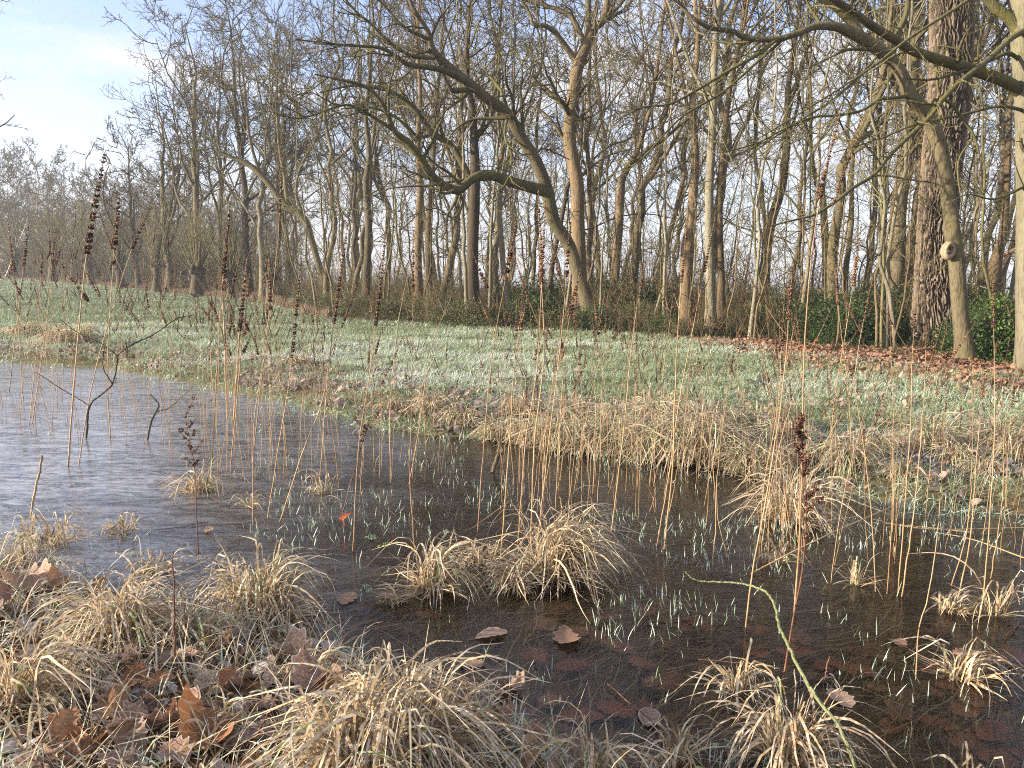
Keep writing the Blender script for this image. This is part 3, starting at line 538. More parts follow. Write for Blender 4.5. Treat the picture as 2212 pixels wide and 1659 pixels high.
M_scar = mat('callus_wood', lambda h: h.bsdf(h.mix(h.attr('edge'), h.ramp(h.noise(30, 4), [(0.3, (0.26, 0.20, 0.12)), (0.7, (0.40, 0.32, 0.21))]), (0.20, 0.13, 0.08)), 0.8))
O('pruning_scar', g.mesh('pruning_scar', M_scar, mbase), maple)
# --- hero: furrowed oak
q = 13.3; T = pxpath([(2017, 762, q, 104), (2018, 730, q, 92), (2019, 690, q, 84), (2021, 605, q, 77), (2028, 439, q, 74), (2040, 300, q, 75), (2053, 167, q, 76), (2056, 0, q, 78), (2058, -90, q, 78)], 420)
P, Rv = T; base = P[0].copy(); base[2] = h1(base[0], base[1]); oak = thing('oak_tree', 'massive oak trunk with deeply furrowed brown bark behind the scarred maple', 'tree', tuple(base))
k = 300; ph = np.arange(k) * 2 * math.pi / k; n = len(P); al = np.r_[0, np.cumsum(np.linalg.norm(np.diff(P, axis=0), axis=1))]
TT = np.gradient(P, axis=0); TT /= np.linalg.norm(TT, axis=1, keepdims=True); NN = np.cross(TT, [0, 1, 0]); NN /= np.linalg.norm(NN, axis=1, keepdims=True); BB = np.cross(TT, NN)
U, A_ = np.meshgrid(ph, al); Rg = 0.33
wx = (fbm(np.cos(U) * 2.2 + 4, A_ * 2.4 + np.sin(U) * 2, 3) - 0.5) * 0.22 + (fbm(np.cos(U) * 7 + 4, A_ * 9 + np.sin(U) * 5, 2) - 0.5) * 0.06
u2 = U * Rg + wx
f1 = np.abs(((u2 / 0.062 + 0.42 * np.sin(A_ * 6.0 + 2.5 * np.sin(U * 3)) ) % 1.0) - 0.5) * 2
f2 = np.abs(((u2 / 0.095 - 0.5 * np.sin(A_ * 4.3 + 3 * np.sin(U * 2) + 1)) % 1.0) - 0.5) * 2
brk = sstep((fbm(U * 9, A_ * 5.5 + np.sin(U * 5), 3) - 0.36) / 0.12)
rid = np.minimum(sstep(f1 * 1.7), sstep(f2 * 2.2)) * (0.45 + 0.55 * brk)
vis = (np.sin(U) > -2)
rad = Rv[:, None] * (1 + 0.10 * np.cos(U * 3 + 1) * np.exp(-A_ / 1.0) + 0.14 * np.cos(U * 5 + 0.3) * np.exp(-A_ / 0.35)) - 0.035 + 0.055 * rid + 0.012 * (fbm(U * 20, A_ * 22, 2) - 0.5)
V = P[:, None] + rad[..., None] * (NN[:, None] * np.cos(ph)[None, :, None] + BB[:, None] * np.sin(ph)[None, :, None]); V[0, :, 2] -= 0.3
i = np.arange(n - 1)[:, None] * k + np.arange(k)[None]; j = np.arange(n - 1)[:, None] * k + (np.arange(k)[None] + 1) % k
g = Geo(); g.add(V.reshape(-1, 3), np.stack([i, j, j + k, i + k], -1).reshape(-1, 4), e=rid.ravel()); O('trunk', g.mesh('trunk', MB['oak'], base), oak)
Pt, Rt = wiggly(rt, P[-1], 7, 0.33, (0.02, 0.05)); gb = Geo(); gt = Geo(); tubes(gb, Pt[None], Rt[None], 12)
crown_geo(gt, [(Pt, Rt)], rt, [(12, 0, 1, 40, 80, 0.6, 8, 0.15, 0.4, 0.01), (6, 0.1, 1, 30, 70, 0.5, 6, 0.2, 0.5, 0.007), (5, 0.1, 1, 30, 75, 0.5, 4, 0.22, 0.6, 0.005)], 0.02, gb)
O('branches', gb.mesh('branches', MB['grey'], base), oak); O('twigs', gt.mesh('twigs', MB['twig'], base), oak)
# --- hero: beech at the right edge with long limbs overhead
q = 9.4
hero('beech_tree', 'pale smooth beech trunk at the right edge sending long mossy limbs leftwards overhead', 'tree',
 [[(2236, 800, q, 72), (2233, 740, q, 66), (2231, 600, q, 64), (2232, 400, q, 62), (2230, 250, q, 62), (2224, 150, q, 60), (2218, 50, q, 58), (2212, -60, q, 54)]],
 [[(2215, 205, q, 26), (2204, 198, q, 26), (2174, 177, q - .1, 25), (2108, 153, q - .3, 24), (2041, 133, q - .5, 22), (1974, 110, q - .7, 20), (1924, 80, q - .9, 18), (1874, 50, q - 1.1, 17), (1841, 25, q - 1.2, 16), (1801, 0, q - 1.3, 15), (1750, -35, q - 1.4, 12)],
  [(2222, 60, q, 12), (2212, 67, q - .1, 12), (2184, 83, q - .3, 12), (2141, 123, q - .6, 12), (2108, 150, q - .8, 11), (2074, 177, q - 1, 11), (2038, 213, q - 1.2, 11), (2008, 253, q - 1.4, 10), (1958, 300, q - 1.6, 9), (1924, 333, q - 1.8, 9), (1888, 377, q - 2, 8), (1841, 407, q - 2.2, 7), (1808, 433, q - 2.3, 7), (1761, 463, q - 2.4, 6), (1708, 477, q - 2.5, 4), (1658, 490, q - 2.6, 3)],
  [(2038, 213, q - 1.2, 6), (2060, 230, q - 1.2, 6), (2074, 250, q - 1.2, 6), (2101, 287, q - 1.2, 5), (2114, 327, q - 1.2, 4), (2128, 360, q - 1.2, 2)],
  [(1885, 379, q - 2, 4), (1920, 380, q - 2, 4), (1958, 387, q - 2, 4), (2024, 397, q - 2, 3), (2050, 420, q - 2, 3), (2068, 433, q - 2, 2)],
  [(1734, 467, q - 2.4, 4), (1708, 430, q - 2.4, 4), (1671, 397, q - 2.4, 3), (1661, 360, q - 2.4, 3), (1631, 310, q - 2.4, 2)],
  [(2205, 75, q, 24), (2185, 45, q, 22), (2150, 15, q, 20), (2115, -20, q, 18)],
  [(2215, 145, q, 9), (2180, 115, q - .1, 8), (2130, 135, q - .3, 7), (2060, 160, q - .5, 6), (2010, 172, q - .7, 5), (1960, 170, q - .9, 3)],
  [(2108, -10, q - 1.2, 7), (2041, 33, q - 1.3, 6), (1958, 87, q - 1.5, 6), (1891, 140, q - 1.7, 5), (1800, 200, q - 1.9, 4), (1700, 262, q - 2.1, 3), (1620, 310, q - 2.3, 2)],
  [(2216, 240, q, 8), (2160, 230, q - .3, 6), (2070, 250, q - .6, 5), (1980, 268, q - .9, 4), (1900, 300, q - 1.2, 3), (1800, 330, q - 1.5, 2)],
  [(2220, 400, q, 6), (2150, 430, q - .4, 4), (2090, 420, q - .6, 3), (2040, 445, q - .7, 2)],
  [(2100, 300, q, 4), (2070, 350, q - .3, 4), (2075, 420, q - .5, 3), (2090, 470, q - .6, 2)]],
 'pale', 'limb', 'twigy', [(7, 0.25, 1, 25, 65, 0.22, 9, 0.19, 0.5, 0.006), (4, 0.1, 1, 30, 70, 0.6, 6, 0.22, 0.6, 0.0045), (3, 0.1, 1, 30, 75, 0.6, 5, 0.24, 0.6, 0.003)], 25, up=-0.015, k=32, flare=0.2)
# --- forest trees traced one by one: px, distance, base width px, bark, lean, height, label
FT = [
 (566, 33, 15, 'pale', -.01, 12, 'pale straight trunk standing left of the curved sapling trunk'),
 (600, 36, 12, 'dark', .02, 13, 'dark slim trunk right behind the pale straight trunk at the meadow end'),
 (625, 38, 12, 'grey', -.02, 13, 'second dark slim trunk right of the pale straight trunk'),
 (790, 24, 15, 'grey', .01, 12, 'grey brown trunk above the bramble bank, halfway between curved trunk and twin trunks'),
 (905, 21.5, 16, 'warm', -.01, 12, 'left trunk of the close pair under the S limb'),
 (926, 22.5, 15, 'grey', .02, 12, 'right trunk of the close pair under the S limb'),
 (1009, 18.6, 9, 'pale', .005, 9, 'narrow pale trunk touching the left side of the dark upright trunk'),
 (1058, 20, 8, 'pale', .04, 9, 'thin pale stem just right of the dark upright trunk'),
 (1088, 19.5, 12, 'pale', -.05, 10, 'pale crooked trunk left of the leaning tree foot'),
 (1150, 25, 10, 'grey', .02, 11, 'slim grey trunk seen between pale crooked trunk and leaning tree'),
 (1275, 23, 14, 'warm', .03, 11, 'reddish trunk hidden partly behind the leaning tree foot'),
 (1332, 21.5, 19, 'warm', .05, 12, 'leaning tan trunk right of the stout forking trunk'),
 (1297, 17.3, 5, 'pale', .01, 7, 'thin straight pale pole right of the leaning tree foot'),
 (1387, 17, 6, 'grey', -.03, 7, 'thin grey pole leaning left above dark evergreen scrub'),
 (1437, 16.2, 7, 'pale', .02, 8, 'thin pale pole left of the knotty brown trunk'),
 (1484, 17, 27, 'warm', -.03, 12, 'knotty reddish brown trunk forking low left of the pale beech trunk'),
 (1536, 15.2, 22, 'pale', .0, 13, 'pale smooth straight trunk in the wood centre right'),
 (1560, 17, 16, 'warm', .01, 12, 'tan trunk close behind the pale smooth straight trunk'),
 (1626, 14.6, 8, 'pale', .03, 8, 'pale thin stem right of the pale smooth straight trunk'),
 (1664, 21, 24, 'dark', .03, 12, 'dark stout trunk leaning right in the wood right half'),
 (1702, 19, 12, 'grey', .08, 10, 'grey trunk leaning clearly right beside the dark stout trunk'),
 (1735, 15, 9, 'pale', -.01, 9, 'thin pale pole crossed by the lowest mossy branch tip'),
 (1784, 18, 16, 'moss', -.01, 12, 'greenish trunk right of the lowest mossy branch tip'),
 (1830, 19, 13, 'smooth', .03, 11, 'olive slim trunk right of the greenish trunk'),
 (1870, 23, 14, 'grey', -.04, 11, 'grey trunk deep in the wood left of the dotted trunk'),
 (1911, 15.3, 40, 'smooth', .045, 13, 'thick tan trunk dotted with old branch scars left of the oak'),
 (1924, 12.3, 9, 'pale', -.0, 10, 'slim pale stem in front of the dotted thick trunk'),
 (1962, 21, 15, 'warm', .04, 11, 'warm brown leaning trunk between the dotted trunk and oak'),
 (2112, 18, 16, 'grey', .0, 12, 'grey trunk just behind the scarred maple on its right'),
 (2145, 15.5, 30, 'warm', -.0, 12, 'warm brown tree forking low in a Y right of the maple'),
 (2172, 13.5, 10, 'pale', .12, 8, 'pale leaning pole left of the right edge beech'),
 (368, 43, 17, 'smooth', -.03, 10.5, 'round crowned tree forking low behind the fourth pollard willow'),
 (438, 40, 18, 'smooth', -.02, 13.5, 'tall broad tree rising behind the largest pollard willow'),
 (538, 35, 18, 'dark', -.03, 13.5, 'dark broad tree left of the pale straight trunk'),
 (300, 46, 13, 'grey', -.05, 8.8, 'smaller outermost tree at the grove left end'),
 (480, 42, 15, 'grey', .0, 13, 'grey tree between the two broad trees of the left grove'),
]
PT = {1911: [(1911, 722, 40), (1934, 605, 36), (1941, 439, 32), (1951, 400, 30), (1967, 267, 27), (1974, 100, 24), (1978, 0, 20)], 1536: [(1536, 708, 23), (1534, 606, 20), (1532, 439, 18), (1536, 330, 17), (1541, 233, 16), (1543, 133, 14), (1554, 0, 12)],
 1484: [(1484, 650, 24), (1482, 600, 26), (1484, 550, 30), (1490, 500, 24), (1496, 440, 20), (1502, 330, 16), (1495, 220, 13), (1508, 100, 10), (1500, 0, 8)], 1560: [(1560, 650, 16), (1556, 550, 15), (1554, 439, 14), (1562, 330, 13), (1575, 200, 11), (1600, 80, 9), (1610, 0, 8)],
 1332: [(1325, 640, 19), (1332, 553, 19), (1338, 470, 18), (1341, 400, 17), (1350, 370, 15), (1375, 330, 11), (1400, 250, 9), (1420, 150, 8)], 1784: [(1784, 650, 16), (1784, 560, 15), (1780, 470, 15), (1778, 430, 14), (1760, 380, 9), (1750, 300, 7)],
 905: [(905, 600, 17), (903, 553, 16), (905, 470, 16), (908, 400, 14), (903, 300, 11), (908, 200, 9), (900, 100, 7)], 926: [(926, 590, 15), (926, 500, 15), (932, 400, 13), (936, 330, 11), (940, 250, 9), (950, 150, 7)],
 1664: [(1650, 660, 22), (1655, 553, 22), (1668, 470, 20), (1690, 400, 18), (1700, 300, 15), (1702, 200, 12), (1715, 100, 10), (1730, 0, 8)], 1962: [(1945, 640, 15), (1958, 560, 14), (1972, 500, 13), (1985, 430, 11), (1990, 330, 9)],
 790: [(790, 610, 16), (794, 553, 16), (796, 470, 14), (790, 400, 13), (798, 330, 11), (790, 250, 9), (800, 150, 7)], 2145: [(2150, 690, 26), (2146, 620, 28), (2144, 580, 30), (2160, 540, 18), (2170, 470, 15), (2176, 380, 13), (2180, 250, 10)], 1088: [(1100, 650, 10), (1090, 600, 12), (1084, 540, 12), (1080, 460, 10), (1083, 400, 9), (1100, 330, 8), (1110, 200, 6)]}
for n_, (px, d, w, bk, ln, H_, lab) in enumerate(FT):
    b = ground_at(px, d); yt = abs(px - 2145) < 2
    auto_tree(lab, b, H_, w * 0.5 * d / FPX, (ln, 0.01), bk, 'twig' if n_ % 3 else 'twigy', 50 + n_, dens=1.5 if d > 30 else (0.7 if w < 12 else 1.0), rmin=d * 0.00030, first=0.12 if yt else (0.22 if d > 30 else 0.3), fork=3, wig=0.025 if px == 1536 else 0.06 if w > 10 else 0.045, wood=0.5 if d > 30 else 0.36, path=PT.get(px))
q = 31
hero('curved_tree', 'curved tan trunk bowing left over the scrub at the meadow end, one upright branch', 'tree',
 [[(704, 640, q, 15), (700, 610, q, 14), (683, 553, q, 14), (672, 515, q, 14), (660, 477, q, 15), (640, 458, q, 15), (617, 447, q, 14), (583, 400, q, 13), (547, 363, q, 12), (515, 345, q, 9), (470, 330, q, 6)]],
 [[(622, 450, q, 10), (618, 415, q, 9), (615, 383, q, 8), (604, 320, q, 7), (598, 230, q, 5), (600, 120, q, 3)],
  [(660, 475, q, 8), (640, 420, q, 7), (650, 360, q, 6), (690, 280, q, 5), (700, 180, q, 3)],
  [(560, 372, q, 7), (540, 300, q, 6), (530, 210, q, 5), (520, 120, q, 3)]],
 'smooth', 'smooth', 'twig', [(9, 0.2, 1, 25, 65, 0.4, 8, 0.16, 0.45, 0.014), (6, 0.1, 1, 30, 70, 0.5, 6, 0.2, 0.5, 0.010), (5, 0.1, 1, 30, 75, 0.5, 4, 0.22, 0.6, 0.008), (3, 0.1, 1, 30, 80, 0.5, 3, 0.22, 0.7, 0.006)], 26, k=12)
# --- deeper wood: prototypes then copies
def protos(k, seed, **kw): return [auto_tree('x', np.array([0., 0, 0]), 12.5 + 1.0 * (i % 3), 0.085 + 0.03 * (i % 3), (0.02 * (i - 2), 0), ['grey', 'warm', 'smooth', 'dark', 'smooth', 'pale'][i % 6], ['twig', 'twigy'][i % 2], seed + i, group='x', **kw) for i in range(k)]
def zone_label(b, d):
    k = 'bare tree deep in the wood, '
    k = k
    for lim, t in ((-0.12, 'left of the twin trunks'), (0.03, 'behind the leaning tree'), (0.13, 'left of the knotty brown trunk'), (0.27, 'near the pale smooth trunk'), (0.42, 'near the greenish trunk'), (0.55, 'left of the furrowed oak'), (9, 'right of the scarred maple')):
        if b < lim: return k + t
deep = protos(5, 300, dens=0.8, rmin=0.0085, first=0.25, fork=3, wig=0.085)
used = [False] * 5; placed = []
rg = np.random.default_rng(77)
def place(pr, i, loc, s, rz, lab, group, tilt=0.075):
    o = pr[i] if not used_flags.setdefault((id(pr), i), False) else copy_tree(pr[i]); used_flags[(id(pr), i)] = True
    o.location = loc; o.scale = (s, s, s); o.rotation_euler = (rg.normal(0, tilt), rg.normal(0, tilt), rz); o['label'] = lab; o['group'] = group; return o
used_flags = {}
cnt = 0
while cnt < 72:
    b = rg.uniform(-0.30, 0.74); d = rg.uniform(0, 1) ** 0.8 * 34 + 3; e = float(np.interp(b, EDGE[:, 0] / EDGE[:, 1], EDGE[:, 1])); y = e + d; x = b * y
    if y > 60: continue
    if any((x - a) ** 2 + (y - c) ** 2 < 1.3 ** 2 for a, c in placed): continue
    placed.append((x, y)); place(deep, cnt % 5, (x, y, h1(x, y) - 0.03), rg.uniform(0.8, 1.1) * (1.0 if y < 40 else 0.95), rg.uniform(0, 6.28), zone_label(b, y), 'bare trees deeper in the wood, ' + zone_label(b, y)[27:]); cnt += 1
far = protos(4, 400, dens=1.0, rmin=0.02, first=0.22, fork=3, wig=0.06, wood=0.5)
for i in range(74):
    b = -0.78 + 0.50 * (i + rg.random()) / 74; y = rg.uniform(72, 112); x = b * y
    place(far, i % 4, (x, y, h1(x, y) - 0.05), rg.uniform(0.80, 1.06) * (y / 92) ** 0.7 * (1.06 if b < -0.6 else 0.93), rg.uniform(0, 6.28), 'bare grey tree in the hazy far wood ' + ('at the left edge' if b < -0.62 else 'behind the pollard willows' if b < -0.42 else 'glimpsed behind the left grove'), 'trees of the far wood ' + ('at the left edge' if b < -0.62 else 'behind the willows' if b < -0.42 else 'behind the grove'))
# tree out of frame left: its twig tips reach the picture edge
b = ground_at(-215, 30); auto_tree('bare tree standing outside the left edge, only its twig tips in the picture', b, 15, 0.25, (0.03, 0), 'grey', 'twig', 700, dens=1.3, rmin=0.008, first=0.25, fork=3, wood=0.5)
# --- saplings and thin poles of the understorey
def sapling(seed):
    r = np.random.default_rng(seed); base = np.zeros(3); P, R = wiggly(r, base, r.uniform(3.6, 5.2), r.uniform(0.018, 0.032), (r.normal(0, 0.05), 0), 14, 0.06, 0.8)
    root = thing('sapling', 'x', 'sapling', (0, 0, 0), 'x'); g = Geo(); tubes(g, P[None], R[None], 6); O('stem', g.mesh('stem', MB[['pale', 'warm', 'twigy', 'smooth'][seed % 4]], base), root)
    g = Geo(); crown_geo(g, [(P, R)], r, [(12, 0.15, 1, 30, 65, 0.35, 6, 0.15, 0.5, 0.005), (5, 0.1, 1, 30, 70, 0.5, 4, 0.2, 0.6, 0.004), (4, 0.1, 1, 30, 80, 0.5, 3, 0.2, 0.6, 0.0035)], 0.03); O('twigs', g.mesh('twigs', MB['twigy'], base), root); return root
sap = [sapling(s) for s in (804, 801, 802, 803, 805)]
for i in range(150):
    b = -0.33 + 1.08 * (i + rg.random()) / 150; e = float(np.interp(b, EDGE[:, 0] / EDGE[:, 1], EDGE[:, 1])); y = e + 0.8 + rg.random() ** 1.3 * 13; x = b * y
    if .50 < b < .60 and y < 14.5: continue
    place(sap, i % 5, (x, y, h1(x, y) - 0.02), rg.uniform(0.7, 1.5), rg.uniform(0, 6.28), 'thin bare sapling in the understorey, ' + zone_label(b, y)[28:], 'saplings ' + zone_label(b, y)[28:], 0.05)
# --- pollard willows
def willow(seed, H_, rad, shoots, sl):
    r = np.random.default_rng(seed); root = thing('pollard_willow', 'x', 'tree', (0, 0, 0)); g = Geo(); t = np.linspace(0, 1, 16)
    P = np.stack([0.10 * H_ * r.normal() * t + 0.03 * np.sin(t * 5 + seed), 0.05 * t, t * H_], -1); R = rad * (1.15 - 0.35 * t + 0.75 * np.exp(-((t - 0.9) / 0.16) ** 2)); R[-1] *= 0.6
    trunk_geo(g, P, R, 16, 0.3, 0.28, 0.0); g.add(*(lambda c: ([c + [0, 0, 0.05]] + [c + [math.cos(a) * R[-1], math.sin(a) * R[-1], 0] for a in np.linspace(0, 6.283, 9)[:-1]], None))(P[-1]), T=[[0, 1 + i, 1 + (i + 1) % 8] for i in range(8)])
    O('trunk', g.mesh('trunk', MB['grey'], (0, 0, 0)), root)
    kn = Geo(); c = P[-2] + r.normal(0, 1, (26, 3)) * [rad * 0.85, rad * 0.85, rad * 0.5]; blobs(kn, c, np.tile([0, 0, 1.0], (26, 1)), np.full(26, rad * 0.62), np.full(26, rad * 0.62), 0.5); O('pollard_head', kn.mesh('pollard_head', MB['dark'], (0, 0, 0)), root)
    g = Geo(); az = r.uniform(0, 6.283, shoots); th = np.abs(r.normal(0, 0.48, shoots)) ; b0 = P[-2] + np.stack([np.cos(az) * th, np.sin(az) * th, 0 * th], -1) * rad * 1.5
    d = np.stack([np.sin(th) * np.cos(az), np.sin(th) * np.sin(az), np.cos(th)], -1); L = sl * r.uniform(0.55, 1.1, shoots); out = [b0]; p = b0
    for s in range(7): d = d + r.normal(size=d.shape) * 0.045 + [0, 0, 0.03]; d /= np.linalg.norm(d, axis=1, keepdims=True); p = p + d * (L / 7)[:, None]; out.append(p)
    PP = np.stack(out, 1); RS = r.uniform(0.018, 0.03, shoots)[:, None] * (1 - 0.6 * np.linspace(0, 1, 8)[None]); tubes(g, PP, RS, 3)
    P2, R2 = kids(PP, RS, 4, 0.35, 1, (R_(15), R_(45)), 0.35, 4, 0.08, 0.03, 0.7, r, rmin=0.008); tubes(g, P2, R2, 3)
    O('shoots', g.mesh('shoots', MB['twigy'], (0, 0, 0)), root); return root
def blobs(g, C, ax, ra, rl, a=0.5):
    C = np.asarray(C, float); N = len(C); ax = ax / (np.linalg.norm(ax, axis=1, keepdims=True) + 1e-9)
    ref = np.where(np.abs(ax[:, 2:3]) > 0.8, [1.0, 0, 0], [0, 0, 1.0]); u = np.cross(ax, ref); u /= np.linalg.norm(u, axis=1, keepdims=True) + 1e-9; v = np.cross(ax, u)
    ra = np.asarray(ra)[:, None]; rl = np.asarray(rl)[:, None]
    V = np.stack([C + ax * rl, C - ax * rl, C + u * ra, C + v * ra, C - u * ra, C - v * ra], 1).reshape(-1, 3)
    t = np.array([[0, 2, 3], [0, 3, 4], [0, 4, 5], [0, 5, 2], [1, 3, 2], [1, 4, 3], [1, 5, 4], [1, 2, 5]])
    g.add(V, T=(np.arange(N)[:, None, None] * 6 + t[None]).reshape(-1, 3), a=np.repeat(np.broadcast_to(a, (N,)), 6))
WL = [(585, 657, 31, 1.15, .17, 'pollard willow with no tall shoots at the right end of the row'), (500, 648, 35, 1.2, .17, 'dark pollard willow second from the right end of the row'),
 (424, 641, 38, 1.3, .24, 'largest headed pollard willow with a small black bird at its foot'), (338, 632, 42, 1.4, .18, 'pollard willow with a bulging dark head fourth from right'),
 (262, 628, 46, 1.4, .22, 'pollard willow left beside the green lattice post'), (197, 621, 51, 1.6, .20, 'slim pollard willow third from the left end'),
 (112, 612, 56, 1.9, .24, 'pollard willow with a wide fan of tan shoots at the left'), (35, 607, 62, 1.8, .2, 'leftmost pollard willow in the row, half hidden by dry stalks')]
for i, (px, py, d, H_, rad, lab) in enumerate(WL):
    w = willow(900 + i, H_, rad, 26 if i == 0 else 62, 1.3 if i == 0 else (3.4 + 0.16 * i)); b = ground_at(px, d); w.location = b; w['label'] = lab; w['group'] = 'pollard willows along the meadow end'
# birch pole, lattice post, bird
g = Geo(); P, R = pxpath([(14, 596, 64, 4.5), (28, 560, 64, 4), (36, 536, 64, 3.5), (52, 497, 64, 2.5), (60, 470, 64, 1.5)]); b = P[0].copy(); tubes(g, P[None], R[None], 8); O('birch_pole', g.mesh('birch_pole', MB['birch'], b), None, tuple(b), label='thin white birch trunk leaning right at the far left', category='tree')
M_teal_paint = mat('green_painted_metal', lambda h: h.bsdf((0.05, 0.16, 0.13), 0.5))
b = ground_at(278, 49); post = thing('lattice_post', 'narrow green metal lattice post beside a pollard willow', 'post', tuple(b))
g = Geo()
for sx_, sy_ in ((-1, -1), (1, -1), (1, 1), (-1, 1)): tubes(g, [[[sx_ * .13, sy_ * .13, -.1], [sx_ * .12, sy_ * .12, 1.0], [sx_ * .10, sy_ * .10, 2.15]]], [[.022] * 3], 4)
O('upright', g.mesh('upright', M_teal_paint), post); g = Geo()
for z in np.arange(0, 2.0, 0.26):
    for a, b2 in (((-1, -1), (1, -1)), ((1, -1), (1, 1)), ((1, 1), (-1, 1)), ((-1, 1), (-1, -1))): tubes(g, [[[a[0] * .12, a[1] * .12, z], [b2[0] * .12, b2[1] * .12, z + .26]], [[a[0] * .12, a[1] * .12, z + .13], [b2[0] * .12, b2[1] * .12, z + .13]]], [[.011] * 2] * 2, 3)
O('bracing', g.mesh('bracing', M_teal_paint), post)
M_bird = mat('black_feathers', lambda h: h.bsdf((0.012, 0.012, 0.016), 0.6))
b = gp(419, 643.5); bird = thing('bird', 'small black bird standing on the frosty grass at a pollard willow foot', 'bird', tuple(b)); g = Geo()
ax = np.array([[-.24, 0, .07], [-.16, 0, .085], [-.10, 0, .10], [-.02, 0, .12], [.05, 0, .15], [.09, 0, .185], [.12, 0, .215], [.15, 0, .222], [.175, 0, .218], [.21, 0, .21]]) * 0.95; rd = np.array([.012, .02, .045, .062, .058, .036, .034, .028, .012, .002]) * 0.95
tubes(g, [ax[:, [1, 0, 2]] if False else ax], [rd], 12); O('body', g.mesh('body', M_bird), bird); g = Geo(); tubes(g, [[[0.0, .02, .08], [.01, .02, .0]], [[0.0, -.02, .08], [.01, -.02, .0]]], [[.006, .004]] * 2, 4); O('leg', g.mesh('leg', M_bird), bird); bird.rotation_euler = (0, 0, R_(200))
# --- undergrowth
def leafcloud(g, r, n, ell, ls, clumps=70, zmin=0.0):
    c = r.normal(size=(clumps, 3)); c /= np.linalg.norm(c, axis=1, keepdims=True); c *= r.uniform(0.35, 1, (clumps, 1)) ** 0.6; c[:, 2] = np.abs(c[:, 2])
    k = r.integers(0, clumps, n); p = (c[k] + r.normal(0, 0.13, (n, 3))) * ell; p[:, 2] = np.maximum(p[:, 2], zmin + r.random(n) * 0.05)
    d = r.normal(size=(n, 3)); d /= np.linalg.norm(d, axis=1, keepdims=True); e = r.normal(size=(n, 3)); e -= (e * d).sum(1, keepdims=True) * d; e /= np.linalg.norm(e, axis=1, keepdims=True)
    L = (ls * r.uniform(0.6, 1.3, n))[:, None]; V = np.stack([p, p + d * L * 0.5 + e * L * 0.3, p + d * L, p + d * L * 0.5 - e * L * 0.3], 1).reshape(-1, 3)
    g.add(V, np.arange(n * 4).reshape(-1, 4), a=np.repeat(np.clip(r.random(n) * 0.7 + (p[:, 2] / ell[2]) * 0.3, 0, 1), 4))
def bush(name, cat, seed, m, n, ell, ls, stems=14, sm='twig'):
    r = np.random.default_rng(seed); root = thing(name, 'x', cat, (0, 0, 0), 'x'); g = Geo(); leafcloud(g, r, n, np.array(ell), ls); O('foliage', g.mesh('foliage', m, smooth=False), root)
    g = Geo(); az = r.uniform(0, 6.283, stems); d = np.stack([np.cos(az) * 0.6, np.sin(az) * 0.6, np.ones(stems)], -1) * ell * r.uniform(0.5, 1.0, (stems, 1)); t = np.linspace(0, 1, 6)[None, :, None]
    P = d[:, None] * t + np.cumsum(r.normal(0, 0.03, (stems, 6, 3)), 1); P[:, 0] = [0, 0, -0.05]; tubes(g, P, np.full((stems, 6), 0.009), 3)
    P2, R2 = kids(P, np.full((stems, 6), 0.009), 6, 0.3, 1, (R_(20), R_(70)), 0.5, 4, 0.15, 0, 0.7, r, rmin=0.004); tubes(g, P2, R2, 3)
    O('stems', g.mesh('stems', MB[sm]), root); return root
def thicket(seed):
    r = np.random.default_rng(seed); n = 70; g = Geo(); root = thing('bare_thicket', 'x', 'bush', (0, 0, 0), 'x')
    b0 = np.stack([r.normal(0, .7, n), r.normal(0, .45, n), np.full(n, -.03)], -1); th = np.abs(r.normal(0, .35, n)); az = r.uniform(0, 6.283, n); d = np.stack([np.sin(th) * np.cos(az), np.sin(th) * np.sin(az), np.cos(th)], -1); L = r.uniform(.7, 2.0, n); out = [b0]; p = b0
    for s in range(7): d = d + r.normal(size=d.shape) * 0.12 + np.array([0, 0, -0.05]); d /= np.linalg.norm(d, axis=1, keepdims=True); p = p + d * (L / 7)[:, None]; out.append(p)
    P = np.stack(out, 1); R = np.full((n, 8), .006); g1 = Geo(); tubes(g1, P, R, 3); O('stems', g1.mesh('stems', MB['warm']), root)
    P2, R2 = kids(P, R, 7, .2, 1, (R_(25), R_(75)), .4, 4, .18, 0, .7, r, rmin=.0035); tubes(g, P2, R2, 3); P3, R3 = kids(P2, R2, 3, .2, 1, (R_(25), R_(75)), .5, 3, .18, 0, .7, r, rmin=.003); tubes(g, P3, R3, 3)
    O('twigs', g.mesh('twigs', MB['twigy']), root); return root
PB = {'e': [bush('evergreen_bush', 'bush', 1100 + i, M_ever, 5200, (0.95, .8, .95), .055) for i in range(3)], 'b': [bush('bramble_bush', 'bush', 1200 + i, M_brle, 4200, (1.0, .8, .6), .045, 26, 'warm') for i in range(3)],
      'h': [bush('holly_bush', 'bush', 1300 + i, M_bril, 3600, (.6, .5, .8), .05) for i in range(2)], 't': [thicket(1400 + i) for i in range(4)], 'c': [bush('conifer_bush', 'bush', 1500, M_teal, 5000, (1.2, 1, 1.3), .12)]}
BN = {'e': 'dark evergreen bush', 'b': 'brown green bramble mound', 'h': 'bright green holly bush', 't': 'bare brown twiggy thicket', 'c': 'blue green conifer bush'}
def spot(px):
    for lim, t in ((330, 'behind the left pollard willows'), (620, 'behind the right pollard willows'), (760, 'at the curved trunk foot'), (960, 'below the grey brown trunk'), (1130, 'under the dark upright trunk'), (1230, 'just left of the leaning tree foot'), (1340, 'just right of the leaning tree foot'), (1460, 'left of the knotty brown trunk'), (1600, 'round the pale smooth trunk foot'), (1760, 'left of the greenish trunk foot'), (1880, 'right of the greenish trunk foot'), (2010, 'at the foot of the oak'), (2120, 'behind the scarred maple foot'), (9999, 'left of the right edge beech foot')):
        if px < lim: return t
